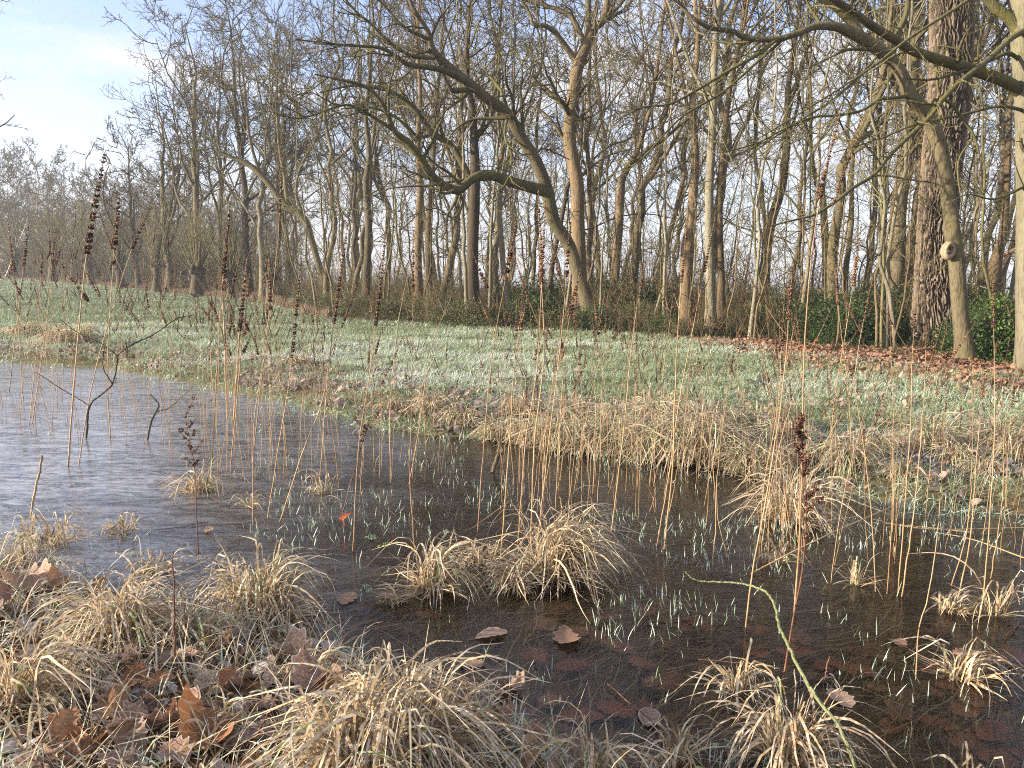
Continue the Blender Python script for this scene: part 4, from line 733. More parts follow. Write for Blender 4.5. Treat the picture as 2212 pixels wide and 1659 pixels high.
bushes = [(650, 30, 'b', 1.0), (690, 27, 'b', 1.1), (735, 24, 'b', 1.0), (775, 22.5, 'b', 1.0), (820, 21, 't', .8), (860, 20.5, 'b', 1.0), (900, 20, 'b', .9), (940, 19.4, 't', .6), (975, 19, 'e', .6), (1010, 18.3, 'b', .9), (1050, 18.2, 'b', .8), (1095, 18.4, 'e', .6), (1130, 18.2, 'e', .7), (1165, 18, 'e', .75), (1205, 17.6, 'b', .8), (1240, 17, 'b', .7), (1290, 16.6, 'e', .6), (1340, 16.2, 'e', .65), (1390, 15.8, 't', .6), (1440, 15.4, 'e', .5), (1480, 15, 'b', .6),
 (740, 28, 'e', .8), (800, 25, 't', 1.0), (870, 24, 't', 1.0), (700, 34, 't', 1.2), (1110, 22, 'e', 1.1), (1190, 22, 'e', 1.3), (1300, 21, 'e', 1.2), (1350, 20, 't', 1.3), (1410, 19, 'e', 1.1), (1460, 20, 't', 1.2), (1330, 25, 'e', 1.4), (1400, 27, 't', 1.8),
 (1540, 15.2, 'b', .5), (1590, 15.4, 't', .6), (1620, 16, 'e', .7), (1680, 15.2, 't', .7), (1700, 16.5, 'e', 1.0), (1755, 14.2, 'e', .75), (1790, 14.6, 'e', .95), (1820, 13.6, 'e', .7), (1860, 13.8, 'e', .9), (1890, 14.8, 'e', 1.1), (1925, 13.6, 'e', .6), (1780, 19, 't', 1.3), (1600, 20, 't', 1.2), (1520, 21, 'e', 1.1),
 (1985, 15.5, 'h', 1.2), (2120, 12.2, 'e', .8), (2150, 11.6, 'e', .75), (2185, 11.2, 'e', .8), (2130, 13.5, 'h', 1.2), (2170, 12.3, 'h', 1.15), (2205, 10.8, 'h', .95), (2060, 13.6, 'e', .8), (2240, 10.8, 'e', .9), (2100, 15.5, 'e', 1.1), (2040, 15.5, 't', 1.2),
 (640, 35, 't', 1.8), (560, 37, 't', 1.6), (600, 34, 'b', 1.0), (520, 40, 't', 1.8), (460, 43, 't', 2.2), (400, 46, 't', 2.4), (340, 50, 't', 2.5), (290, 54, 't', 2.7), (230, 60, 't', 2.9), (160, 66, 't', 3.0), (90, 70, 't', 3.2), (20, 74, 't', 3.2), (110, 78, 'c', 3.0), (250, 62, 'c', 1.6), (305, 60, 'c', 1.5), (60, 84, 'c', 3.0), (180, 84, 'c', 3.4), (280, 84, 't', 3.8), (360, 84, 't', 3.8), (430, 70, 't', 3.2), (480, 60, 'e', 1.6), (540, 52, 't', 2.6)]
for i, (px, d, kd, s) in enumerate(bushes):
    b = ground_at(px, d); place(PB[kd], i % len(PB[kd]), (b[0], b[1], b[2] - 0.03), s, rg.uniform(0, 6.28), BN[kd] + ' ' + spot(px), BN[kd] + 's ' + spot(px), 0.03)
for i in range(54):
    b = -0.30 + 1.02 * (i + rg.random()) / 60; e = float(np.interp(b, EDGE[:, 0] / EDGE[:, 1], EDGE[:, 1])); y = e + 2.5 + rg.random() * 24; x = b * y; kd = 't' if i % 6 else 'e'
    place(PB[kd], i % len(PB[kd]), (x, y, h1(x, y) - 0.03), rg.uniform(0.6, 1.15), rg.uniform(0, 6.28), BN[kd] + ' deeper in the wood, ' + zone_label(b, y)[28:], BN[kd] + 's deeper in the wood, ' + zone_label(b, y)[28:], 0.03)
# ivy ground cover and dry reeds
g = Geo(); n = 60000; x, y = wedge(n, 9, 36, -0.5, -0.36, 0.8); be_ = behind_edge(x, y); k = (be_ > 0.15) & (be_ < 7); x, y = x[k], y[k]; N = len(x); z = hgt(x, y) + rng.random(N) ** 1.5 * 0.22 * sstep(be_[k] / 1.2) * (0.4 + fbm(x, y, 2))
ribbons(g, np.stack([x, y, z], -1), rng.uniform(0, 6.283, N), rng.uniform(0.5, 1.5, N), np.zeros(N), np.full(N, .5), rng.uniform(0.03, 0.06, N), rng.uniform(0.02, 0.04, N), 1, rng.random(N), 0.5); O('ivy_cover', g.mesh('ivy_cover', M_ever), kind='stuff', label='low dark ivy carpeting the wood floor edge')
g = Geo(); n = 17000; b_ = rng.uniform(-0.66, -0.24, n); eb = np.interp(b_, EDGE[:, 0] / EDGE[:, 1], EDGE[:, 1]); y = eb + np.abs(rng.normal(0, 1.2, n)) + 0.1; x = b_ * y; cl = fbm(b_ * 60, y * 0.5, 2); z = hgt(x, y)
ribbons(g, np.stack([x, y, z], -1), rng.uniform(0, 6.283, n), np.abs(rng.normal(0, .12, n)), rng.uniform(0, .6, n), np.full(n, .6), rng.uniform(0.15, 0.42, n) * (0.35 + cl), rng.uniform(0.01, 0.024, n), 2, rng.random(n), 0.5); O('dry_reeds', g.mesh('dry_reeds', M_reed), kind='stuff', label='strip of dry brown reeds along the meadow end')
# ------------------------------------------------------------------ leaves
def leaf_mesh(name, m, seed, lobes=5, depth=0.28, L=0.1, W=0.034, curl=0.5, bend=0.4):
    r = np.random.default_rng(seed); n = 31; t = np.linspace(0, 1, n); env = np.sin(np.pi * t ** 0.8) ** 0.75 * (0.55 + 0.6 * t); env = env / env.max()
    g = Geo(); cols = np.array([-1, -0.6, -0.25, 0, 0.25, 0.6, 1.0]); lob = 1 - depth * (0.5 + 0.5 * np.cos(t * lobes * 2 * np.pi + r.uniform(0, 1))); lob2 = 1 - depth * (0.5 + 0.5 * np.cos(t * lobes * 2 * np.pi + r.uniform(1, 2.5)))
    X = (t - 0.5) * L; V = []
    cu = curl * r.uniform(0.4, 1.4); be2 = bend * r.normal(); tw = r.normal() * 0.6
    for i in range(n):
        wl = W * env[i] * lob[i]; wr = W * env[i] * lob2[i]
        for c in cols:
            yv = c * (wr if c > 0 else wl); yy = yv; zz = cu * (abs(yv) / W) ** 1.6 * W * 0.9 + be2 * (X[i] ** 2) * 18 + tw * X[i] * yv * 14 + 0.0025 * np.sin(t[i] * 30 + c * 3) * abs(c) - (0.0012 if c == 0 else 0)
            V.append([X[i], yy, zz])
    V = np.array(V); e = np.tile(np.abs(cols) ** 3, n); i = np.arange(n - 1)[:, None] * 7 + np.arange(6)[None]
    g.add(V, np.stack([i, i + 7, i + 8, i + 1], -1).reshape(-1, 4), a=r.random(), e=e)
    g2 = np.array([[-0.5 * L - 0.02, 0, 0.006], [-0.5 * L - 0.008, 0, 0.0], [-0.3 * L, 0, V[3 + 7 * 6][2]]]); tubes(g, [g2], [[0.0009, 0.0009, 0.0007]], 4)
    me = g.mesh(name, m); return me
LM = {k: [leaf_mesh('fallen_leaf', m, 10 + i, *(p)) for i, p in enumerate([(5, .32), (4, .25), (5, .38, .11, .04), (0, 0, .085, .024, .9), (6, .22, .09, .036), (0, 0, .07, .028, .6), (4, .3, .12, .045, 1.2, .8)])] for k, m in (('f', M_leaf), ('d', M_leafdry), ('w', M_leafwet))}
rl = np.random.default_rng(31)
def leaf(kind, i, p, s, rz, tilt, label, group=None, cat='leaf', name='oak_leaf'):
    o = O(name, LM[kind][i], None, tuple(p), label=label, category=cat, group=group); o.scale = (s,) * 3; o.rotation_euler = (tilt[0], tilt[1], rz); return o
HL = [(270, 1600, 'f', 2, 1.25, 1.35, 'large lobed frosty oak leaf lying nearest the bottom left'), (140, 1603, 'd', 1, 1.1, 1.7, 'orange brown curled leaf left of the large lobed leaf'), (170, 1458, 'f', 4, 1.15, 0.4, 'pale serrated leaf tilted up at the left among grass'),
 (55, 1290, 'f', 6, 1.5, 0.2, 'big frosted oak leaf at the left edge by the ice'), (120, 1275, 'd', 2, 1.3, 2.3, 'sunlit tan lobed leaf behind the green weed'), (305, 1495, 'd', 4, 1.1, 0.9, 'reddish brown leaf half under grass left of centre bank'), (400, 1450, 'f', 0, 1.0, 2.8, 'upright curled lobed leaf catching the sun in the bank grass'),
 (492, 1502, 'd', 3, 0.8, 1.2, 'small bright orange pointed leaf in the bank grass'), (640, 1585, 'f', 0, 0.8, 0.6, 'small veined frosty leaf beside the big front tussock'), (670, 1510, 'f', 6, 1.2, 2.0, 'wavy edged grey brown leaf by the frosted weed'), (560, 1630, 'f', 1, 1.3, 0.3, 'broad brown leaf under the bare twig at the bottom'),
 (430, 1620, 'd', 6, 1.4, 2.6, 'dark folded leaf right of the large lobed leaf'), (310, 1390, 'd', 5, 1.0, 1.9, 'dark red leaf glimpsed between the two left tussocks'), (1165, 1600, 'f', 2, 1.5, 1.7, 'big grey lobed leaf standing at the bottom bank edge'), (1285, 1650, 'f', 4, 1.0, 0.5, 'pale leaf under the bottom centre tussock'),
 (1110, 1490, 'f', 6, 1.0, 0.3, 'curled frost rimmed leaf floating on the dark ice'), (2080, 990, 'd', 5, 1.3, 0.2, 'round orange leaf on the far bank at right'), (2150, 985, 'd', 1, 1.2, 1.0, 'second orange leaf on the far bank at right edge'), (760, 925, 'd', 0, 1.0, 1.0, 'tan leaf on the waterline left of centre'), (450, 1150, 'f', 3, 1.0, .2, 'pale shell shaped leaf on the ice left')]
for px, py, kd, i, s, rz, lab in HL:
    p = gp(px, py); wet_ = sdist(p[0], p[1]) < 0; leaf(kd, i, p + [0, 0, 0.004 if wet_ else 0.04], s * (.6 if wet_ else .85), rz, (rl.normal(0, .3), rl.normal(0, .3)), lab, name='fallen_leaf')
# red yellow leaf caught on a stem
M_redleaf = leafmat('red_yellow_leaf', [(0.0, (0.28, 0.04, 0.01)), (0.5, (0.36, 0.17, 0.02)), (1.0, (0.3, 0.05, 0.01))], 0.1)
me = leaf_mesh('hanging_leaf', M_redleaf, 77, 3, .3, .06, .022, 1.2, 1.0); p = at(744, 1152); p = p + [0, 0, .06]; O('hanging_leaf', me, None, tuple(p), label='bright red and yellow leaf caught upright on a stalk above the ice', category='leaf').rotation_euler = (0.3, -1.25, 0.4)
# frozen-in and drowned leaves
n = 0
while n < 110:
    px, py = rl.uniform(640, 2250), rl.uniform(1290, 1659)
    if py > 1640 - (px - 2200) * 0 or rl.random() < 0.1: pass
    p = at(px, py)
    if sdist(p[0], p[1]) > -0.04: continue
    top = rl.random() < 0.05; z = 0.003 if top else rl.uniform(-0.030, -0.010)
    sx2 = 'left' if px < 1150 else 'right' if px > 1700 else 'centre'; t = leaf('f' if top else 'w', int(rl.integers(0, 7)), (p[0], p[1], z), rl.uniform(.7, 1.3), rl.uniform(0, 6.28), (rl.normal(0, .02), rl.normal(0, .02)), ('brown leaf lying on the dark ice, ' if top else 'reddish brown leaf drowned under the ice, ') + sx2 + ' foreground', ('leaves on the ice, ' if top else 'drowned leaves under the ice, ') + sx2, name='fallen_leaf'); n += 1
    t.scale[2] *= 0.06 if not top else 0.3
n = 0
while n < 100:
    px, py = rl.uniform(-20, 1250), rl.uniform(1240, 1690); p = gp(px, py)
    if p[2] < 0.02 or sdist(p[0], p[1]) < 0.0: continue
    leaf('f' if rl.random() < .6 else 'd', int(rl.integers(0, 7)), p + [0, 0, rl.uniform(.01, .045)], rl.uniform(.5, 1.0), rl.uniform(0, 6.28), (rl.normal(0, .45), rl.normal(0, .45)), 'fallen oak leaf in the near bank litter, ' + ('left part' if px < 400 else 'middle part' if px < 800 else 'right part'), 'near bank leaf litter, ' + ('left' if px < 400 else 'middle' if px < 800 else 'right'), name='fallen_leaf'); n += 1
M_leafmid = leafmat('bank_leaf', [(0.0, (0.24, 0.11, 0.05)), (0.3, (0.36, 0.22, 0.13)), (0.55, (0.15, 0.07, 0.04)), (0.8, (0.42, 0.29, 0.20)), (1.0, (0.26, 0.13, 0.07))], 0.3)
# litter too dense to count
def litter(name, label, x, y, m, size, lift=0.012, tilt=0.5):
    N = len(x); z = hgt(x, y) + rng.random(N) * lift + 0.004; L = size * rng.uniform(.6, 1.25, N); az = rng.uniform(0, 6.283, N); el = rng.normal(0, tilt, N)
    d = np.stack([np.cos(az) * np.cos(el), np.sin(az) * np.cos(el), np.sin(el)], -1); s = np.stack([-np.sin(az), np.cos(az), rng.normal(0, tilt, N)], -1); up = np.cross(d, s)
    tp = np.array([[-.5, 0], [-.25, .26], [.12, .34], [.34, .2], [.5, 0], [.34, -.2], [.12, -.34], [-.25, -.26]]); c = np.stack([x, y, z], -1)[:, None]
    cu = rng.uniform(-.2, .9, N)[:, None, None]
    V = c + tp[None, :, :1] * d[:, None] * L[:, None, None] + tp[None, :, 1:] * s[:, None] * L[:, None, None] + up[:, None] * cu * (np.abs(tp[None, :, 1:]) ** 1.5) * L[:, None, None] * 1.2
    b = np.arange(N)[:, None, None] * 8; Q = (b + np.array([[1, 2, 6, 7], [2, 3, 5, 6]])[None]).reshape(-1, 4); T = (b + np.array([[0, 1, 7], [3, 4, 5]])[None]).reshape(-1, 3)
    g = Geo(); g.add(V.reshape(-1, 3), Q, T, a=np.repeat(rng.random(N), 8), e=np.tile([.9, 1, 1, 1, .9, 1, 1, 1.], N)); O(name, g.mesh(name, m), kind='stuff', label=label)
x, y = wedge(60000, 3.2, 14, -0.3); s = sdist(x, y); k = (s > 0.03) & (rng.random(len(x)) < np.where(x / y < 0.1, 0.95, 0.4) * np.exp(-((s - .5) / .75) ** 2)) & (y > 3) & (fbm(x * 2.5, y * 2.5, 3) > 0.44); litter('bank_leaf_litter', 'frosted brown leaf litter on the far bank above the waterline', x[k], y[k], M_leafmid, .06, 0.03)
x, y = wedge(60000, 7, 34, -0.2, 0.05, .8); be_ = behind_edge(x, y); b_ = x / y; k = (be_ > -2.2 * sstep((b_ - .12) / .3) + rng.normal(0, .5, len(x))) & (be_ < 3.5); litter('edge_leaf_litter', 'orange brown leaf litter band along the wood edge at right', x[k], y[k], M_leafdry, .085, 0.03)
x, y = wedge(16000, 4, 30, -0.2); s = sdist(x, y); be_ = behind_edge(x, y); k = (s > .6) & (be_ < -.5) & (rng.random(len(x)) < .10 + .5 * sstep((x / y - .05) / .5)); litter('meadow_leaves', 'scattered frosted fallen leaves over the meadow grass', x[k], y[k], M_leafmid, .055, 0.05)
x = rng.uniform(-2, .9, 2600); y = rng.uniform(1.0, 3.2, 2600); k = (sdist(x, y) > 0.02); litter('near_leaf_litter', 'small broken leaf bits matted on the near bank', x[k], y[k], M_leaf, .05, 0.012)
# ------------------------------------------------------------------ tussocks
def tussock(px, py, wpx, hpx, n, label, group=None, m=None, droop=None, name='grass_tussock', seed=0, wd=.0056, green=0.05, lift=0.0):
    n = int(n * .8); wpx *= .95; hpx *= 1.0
    r = np.random.default_rng(seed + int(px)); b = gp(px, py); b[2] = max(b[2], -0.005); d = b[1]; R = wpx * .5 * d / FPX; H_ = hpx * d / FPX
    g = Geo(); q = r.random(n) ** .6 * R * .55; az = r.uniform(0, 6.283, n); ba = b + np.stack([np.cos(az) * q, np.sin(az) * q * .8, np.full(n, -.006)], -1)
    ph = az + r.normal(0, .85, n); lg = r.random(n) < .6
    if droop is not None: ph = np.where(r.random(n) < .65, droop + r.normal(0, .5, n), ph)
    L = H_ * np.where(lg, r.uniform(1.2, 2.2, n), r.uniform(.4, 1.2, n)); th = np.where(lg, r.uniform(.02, .4, n), np.abs(r.normal(.4, .35, n))); be = r.uniform(1.6, 2.7, n); be = np.minimum(be, 2.85 - th)
    ribbons(g, ba, ph, th, be, r.uniform(.28, .6, n), L, wd * r.uniform(.6, 1.4, n) * max(1, d / 3.2), 10, np.where(r.random(n) < green, 1.0, r.random(n) * .9), sharp=r.choice([.12, .4, .6, .8], (n, 1)), wavy=.11, rng=r)
    k = int(n * .8); az = r.uniform(0, 6.283, k); ba = b + np.stack([np.cos(az) * R * .6 * r.random(k), np.sin(az) * R * .5 * r.random(k), r.uniform(0, .015, k)], -1)
    ribbons(g, ba, az, r.uniform(.9, 1.5, k), r.uniform(0, .5, k), np.full(k, .5), H_ * r.uniform(.4, 1.0, k), wd * r.uniform(.4, 1.0, k) * max(1, d / 3.2), 6, r.random(k) * .9, sharp=.6, wavy=.12, rng=r)
    return O(name, g.mesh(name, m or M_straw, b), None, tuple(b), label=label, category='grass tussock', group=group)
TS = [(560, 1335, 230, 150, 420, 'arching straw tussock at the near waterline, right of the left hand one', None, None), (255, 1390, 180, 150, 420, 'dense straw tussock on the near bank behind the green weed', None, None), (870, 1640, 400, 220, 620, 'biggest foreground tussock spilling over the bottom bank edge', None, None), (760, 1700, 300, 240, 320, 'tussock half cut by the bottom edge left of the biggest', None, None),
 (930, 1275, 150, 115, 170, 'left half of the straw island standing in the ice centre', None, 0.2), (1190, 1245, 190, 160, 420, 'tall rounded right half of the straw island in the ice centre', None, 0.0), (1110, 1268, 120, 70, 120, 'low straw between the two island tussocks', None, None), (848, 1300, 110, 40, 70, 'small flattened frosted tuft left of the straw island', None, 3.0), (1040, 1215, 110, 60, 90, 'low tuft behind the straw island', None, None),
 (1700, 1640, 240, 185, 150, 'long leaved straw tussock below the mossy branch', None, None), (1590, 1490, 130, 110, 50, 'sparse bent straw blades left of the mossy branch', None, None), (1280, 1680, 150, 150, 70, 'sparse frosted tussock at the bottom centre', None, None), (1465, 1640, 110, 120, 45, 'small frosted tuft between bottom centre and mossy branch tussocks', None, None), (1440, 1700, 200, 90, 60, 'frosted tuft cut by the bottom edge', None, None),
 (430, 1062, 110, 70, 90, 'straw tuft standing alone in the left ice', None, None), (700, 1065, 110, 60, 28, 'few looped straw blades on the ice left of centre', None, None), (535, 1095, 70, 40, 20, 'tiny straw tuft right of the lone left tuft', None, None), (265, 1150, 110, 60, 40, 'yellow bent blades around a brown seed head on the left ice', None, None), (100, 1180, 180, 90, 90, 'ragged straw tuft on the icy left shoreline', None, None), (40, 1560, 200, 190, 200, 'tall straw tussock cut by the left edge', None, 0.3), (30, 1230, 130, 90, 70, 'sunlit straw tuft at the left edge of the near bank', None, None),
 (1710, 1125, 170, 110, 330, 'golden straw tussock standing off the far bank at right', None, None), (1685, 1215, 60, 60, 34, 'thin looped straw blades in front of the golden tussock', None, None), (1850, 1262, 80, 70, 24, 'few bent blades right of the looped blades', None, 0.6), (2060, 1320, 130, 50, 60, 'flattened straw tuft in the right hand ice', None, 0.0), (2150, 1330, 90, 120, 34, 'upright drooping straw blades near the right edge', None, None), (2080, 1465, 150, 110, 70, 'arching straw tuft right of the tall dark stalk', None, 0.0), (2095, 1700, 120, 110, 12, 'single bent straw blades at the bottom right corner', None, None),
 (330, 1240, 120, 70, 60, 'low straw fringe on the near bank left of the waterline tussock', None, None), (420, 1400, 200, 110, 160, 'mixed straw between the two left tussocks', None, None), (660, 1480, 180, 90, 110, 'flattened frosty straw left of the biggest tussock', None, 0.2), (130, 1480, 220, 90, 120, 'flattened straw over leaves at the left', None, 0.1), (480, 1600, 260, 90, 90, 'thin straw over the leaf litter at the bottom', None, 0.2)]
for i, (px, py, w, h_, n_, lab, gr, dr) in enumerate(TS): tussock(px, py, w, h_, n_, lab, gr, None, dr, seed=i)
# far bank tussocks
FB = [(1080, 945, 130, 60), (1150, 955, 110, 60), (1210, 968, 110, 70), (1275, 975, 120, 85), (1335, 978, 130, 95), (1400, 990, 130, 100), (1455, 985, 140, 105), (1510, 995, 140, 105), (1560, 990, 130, 90), (1625, 1018, 120, 75), (1680, 1012, 120, 65), (1500, 925, 140, 70), (1420, 915, 130, 60), (1330, 915, 120, 60), (1240, 905, 120, 50), (1575, 925, 110, 60), (1760, 1000, 100, 55), (1830, 1010, 110, 65), (1890, 985, 120, 70), (2010, 975, 120, 75), (2060, 1000, 90, 60), (2140, 965, 110, 80), (2200, 990, 100, 70), (1000, 915, 120, 50), (930, 895, 110, 45), (850, 885, 90, 35), (1130, 900, 120, 50), (1700, 960, 120, 50), (1950, 1030, 100, 45), (150, 745, 160, 45), (60, 725, 130, 40), (640, 790, 90, 25), (1640, 925, 100, 45), (2120, 1020, 90, 40)]
for i, (px, py, w, h_) in enumerate(FB):
    ref = 'left by the ice' if px < 700 else 'left of the driftwood stub' if px < 1050 else 'behind the driftwood stub' if px < 1180 else 'above the straw island, left' if px < 1300 else 'above the straw island, right' if px < 1450 else 'left of the golden tussock' if px < 1640 else 'behind the golden tussock' if px < 1800 else 'right of the golden tussock' if px < 1960 else 'near the right edge'
    tussock(px, py, w * 1.0, h_ * (.75 + .4 * (i * 7 % 5) / 4), int(200 + w * 1.5), 'frosted straw tussock on the far bank, ' + ref, 'far bank tussocks, ' + ref, seed=300 + i, wd=.0045, green=0.2)
# ------------------------------------------------------------------ weeds
def weed(seed, m, n, s, wide=.5):
    r = np.random.default_rng(seed); root = thing('leafy_weed', 'x', 'weed', (0, 0, 0)); g = Geo(); gs = Geo()
    for i in range(n):
        az = i * 2.4 + r.normal(0, .3); el = r.uniform(.2, 1.1); d = np.array([math.cos(az) * math.cos(el), math.sin(az) * math.cos(el), math.sin(el)]); c = d * s * r.uniform(.4, .9); sd_ = np.array([-math.sin(az), math.cos(az), 0]); L = s * r.uniform(.6, 1)
        tubes(gs, [[[0, 0, -.01], c * .6 + [0, 0, .005], c]], [[.0014] * 3], 4)
        fw = d * .75 + np.array([0, 0, -.25]); t = np.linspace(0, 1, 9); wv = np.sin(np.pi * t ** .8) * wide * (1 - .35 * (np.arange(9) % 2)); V = []
        for q_ in range(9):
            o_ = c + fw * L * t[q_] - np.array([0, 0, .35 * L * t[q_] ** 2])
            V += [o_ - sd_ * wv[q_] * L * .6 + [0, 0, .12 * wv[q_] * L], o_ - [0, 0, .03 * L], o_ + sd_ * wv[q_] * L * .6 + [0, 0, .12 * wv[q_] * L]]
        b = np.arange(8)[:, None] * 3 + np.arange(2)[None]; g.add(V, np.stack([b, b + 3, b + 4, b + 1], -1).reshape(-1, 4), a=r.random(), e=np.tile([1, .3, 1.], 9))
    O('leaves', g.mesh('leaves', m), root); O('stalks', gs.mesh('stalks', m), root); return root
WD = [(117, 1322, M_weed, 7, .045, .55, 'bright sunlit green weed with toothed leaves at the left'), (205, 1385, M_weedf, 6, .04, .5, 'frosted green weed leaves under the left tussock'), (350, 1585, M_weedf, 6, .05, .28, 'plantain rosette with striped frosty leaves at the bottom left'), (450, 1590, M_weedf, 6, .05, .3, 'second plantain rosette beside the bare bottom twig'), (500, 1530, M_weedf, 7, .028, .6, 'small frosted lobed weed beside the orange pointed leaf'), (745, 1420, M_weedf, 7, .03, .6, 'frost white lobed weed on the waterline behind the biggest tussock'), (560, 1570, M_weedf, 6, .025, .6, 'tiny frosted weed in the leaf litter'), (545, 1648, M_weedf, 5, .02, .7, 'single frosty blue green weed at the bottom'), (985, 1640, M_weedf, 6, .035, .3, 'frosted weed under the biggest tussock right side'), (1562, 1620, M_weedf, 5, .022, .6, 'frost white weed with two leaves above the dark ice'), (2105, 1112, M_weedf, 4, .07, .45, 'broad frosted green leaf rosette on the far waterline at right'), (800, 1165, M_weedf, 9, .022, .5, 'floating frosted weed patch left of the straw island'), (830, 1180, M_weed, 7, .022, .5, 'bright small weed beside the floating patch'), (790, 1275, M_weedf, 7, .022, .5, 'second floating weed patch nearer the bank'), (810, 905, M_weed, 5, .06, .4, 'green drooping dock leaves on the far waterline'), (505, 915, M_weed, 5, .07, .25, 'green leaves at the foot of the red brown stalk'), (285, 1250, M_weed, 4, .03, .5, 'small green leaf clump behind the left tussock'), (1650, 1650, M_weedf, 6, .03, .5, 'frosted leaves under the long leaved tussock')]
for i, (px, py, m, n_, s, w_, lab) in enumerate(WD): o = weed(60 + i, m, n_, s, w_); o['label'] = lab; p = gp(px, py); o.location = (p[0], p[1], max(p[2], 0.002))
# broad green blades on the near bank
for i, (px, py, L, az, lab) in enumerate([(690, 1400, .12, .3, 'upright dark green blade left of the weed on the waterline'), (735, 1395, .10, 2.6, 'green blade crossing the waterline left of centre'), (1040, 1440, .08, .9, 'broad green blade sticking out of the dark ice')]):
    g = Geo(); p = gp(px, py); ribbons(g, p[None] - [[0, 0, .005]], np.array([az]), np.array([.45]), np.array([.3]), np.array([.6]), np.array([L]), np.array([.009]), 7, .4); O('green_blade', g.mesh('green_blade', M_green, p), None, tuple(p), label=lab, category='grass blade')
# ------------------------------------------------------------------ loosestrife
def spike(g, P, r0, r, dens=1.0):
    L = lenof(P[None])[0]; n = max(3, int(L / (r0 * .72) * dens)); u = (np.arange(n) + r.uniform(-.38, .38, n)) / n; f = np.clip(u, 0, 1) * (len(P) - 1); i = np.minimum(f.astype(int), len(P) - 2); w = (f - i)[:, None]
    c = P[i] * (1 - w) + P[i + 1] * w; T = P[i + 1] - P[i]; T /= np.linalg.norm(T, axis=1, keepdims=True) + 1e-9; sz = r0 * (1 - .6 * u) * r.uniform(.55, 1.2, n) * (r.random(n) > .12)
    m = 6; az = r.uniform(0, 6.283, n)[:, None] + np.arange(m)[None] * 2 * np.pi / m + r.normal(0, .2, (n, m)); nx = np.cross(T, [0.3, 1, 0.1]); nx /= np.linalg.norm(nx, axis=1, keepdims=True); ny = np.cross(T, nx)
    dr = nx[:, None] * np.cos(az)[..., None] + ny[:, None] * np.sin(az)[..., None]; C = c[:, None] + dr * (sz * .52)[:, None, None] + T[:, None] * (r.normal(0, .12, (n, m)) * sz[:, None])[..., None]
    blobs(g, C.reshape(-1, 3), (dr * .55 + T[:, None]).reshape(-1, 3), np.repeat(sz * .36, m), np.repeat(sz * .52, m), np.repeat(r.random(n), m))
def loose(P, r0, sp_len, sp_r, r, side=2, name='loosestrife_stalk', seedm=None, stemm=None, dark=False):
    """P: stem line (n,3) world; returns root with stem, seed spikes, side branches"""
    sp_r = max(sp_r, .0055)
    base = P[0].copy(); root = thing(name, 'x', 'dry plant', tuple(base)); n = len(P); t = np.linspace(0, 1, n); R = r0 * (1 - .62 * t); g = Geo(); Q = np.vstack([P[0] - [0, 0, .05], P]); tubes(g, Q[None], np.r_[R[0], R][None], 6, a=np.r_[0, 0.02 + t * .95][None])
    O('stem', g.mesh('stem', stemm or (M_stemdark if dark else M_stem), base), root)
    L = lenof(P[None])[0]; f0 = max(0, 1 - sp_len / L)
    def sub(a): k = max(6, int((1 - a) * n * 2)); u = np.linspace(a, 1, k) * (n - 1); i = np.minimum(u.astype(int), n - 2); w = (u - i)[:, None]; return P[i] * (1 - w) + P[i + 1] * w
    if sp_len > 0: g = Geo(); spike(g, sub(f0), sp_r, r); O('seed_spike', g.mesh('seed_spike', seedm or (M_seed if r.random() < .65 else M_seedl), base), root)
    for s in range(side):
        i = int(n * np.clip(f0 - r.uniform(.03, .28), .2, .9)); az = r.uniform(0, 6.283); el = r.uniform(.75, 1.2); Lb = L * r.uniform(.12, .26); d = np.array([math.cos(az) * math.cos(el), math.sin(az) * math.cos(el), math.sin(el)]); tt = np.linspace(0, 1, 8)[:, None]
        B = P[i] + d * Lb * tt + np.array([0, 0, .3 * Lb]) * tt ** 2; g = Geo(); tubes(g, B[None], (r0 * .4 * (1 - .5 * tt[:, 0]))[None], 4, a=np.full((1, 8), .85)); sb = O('side_branch', g.mesh('side_branch', M_stemdark if dark else M_stem, base), root)
        g = Geo(); spike(g, B[3:], sp_r * .62, r); O('seed_spike', g.mesh('seed_spike', seedm or M_seed, base), sb)
    return root
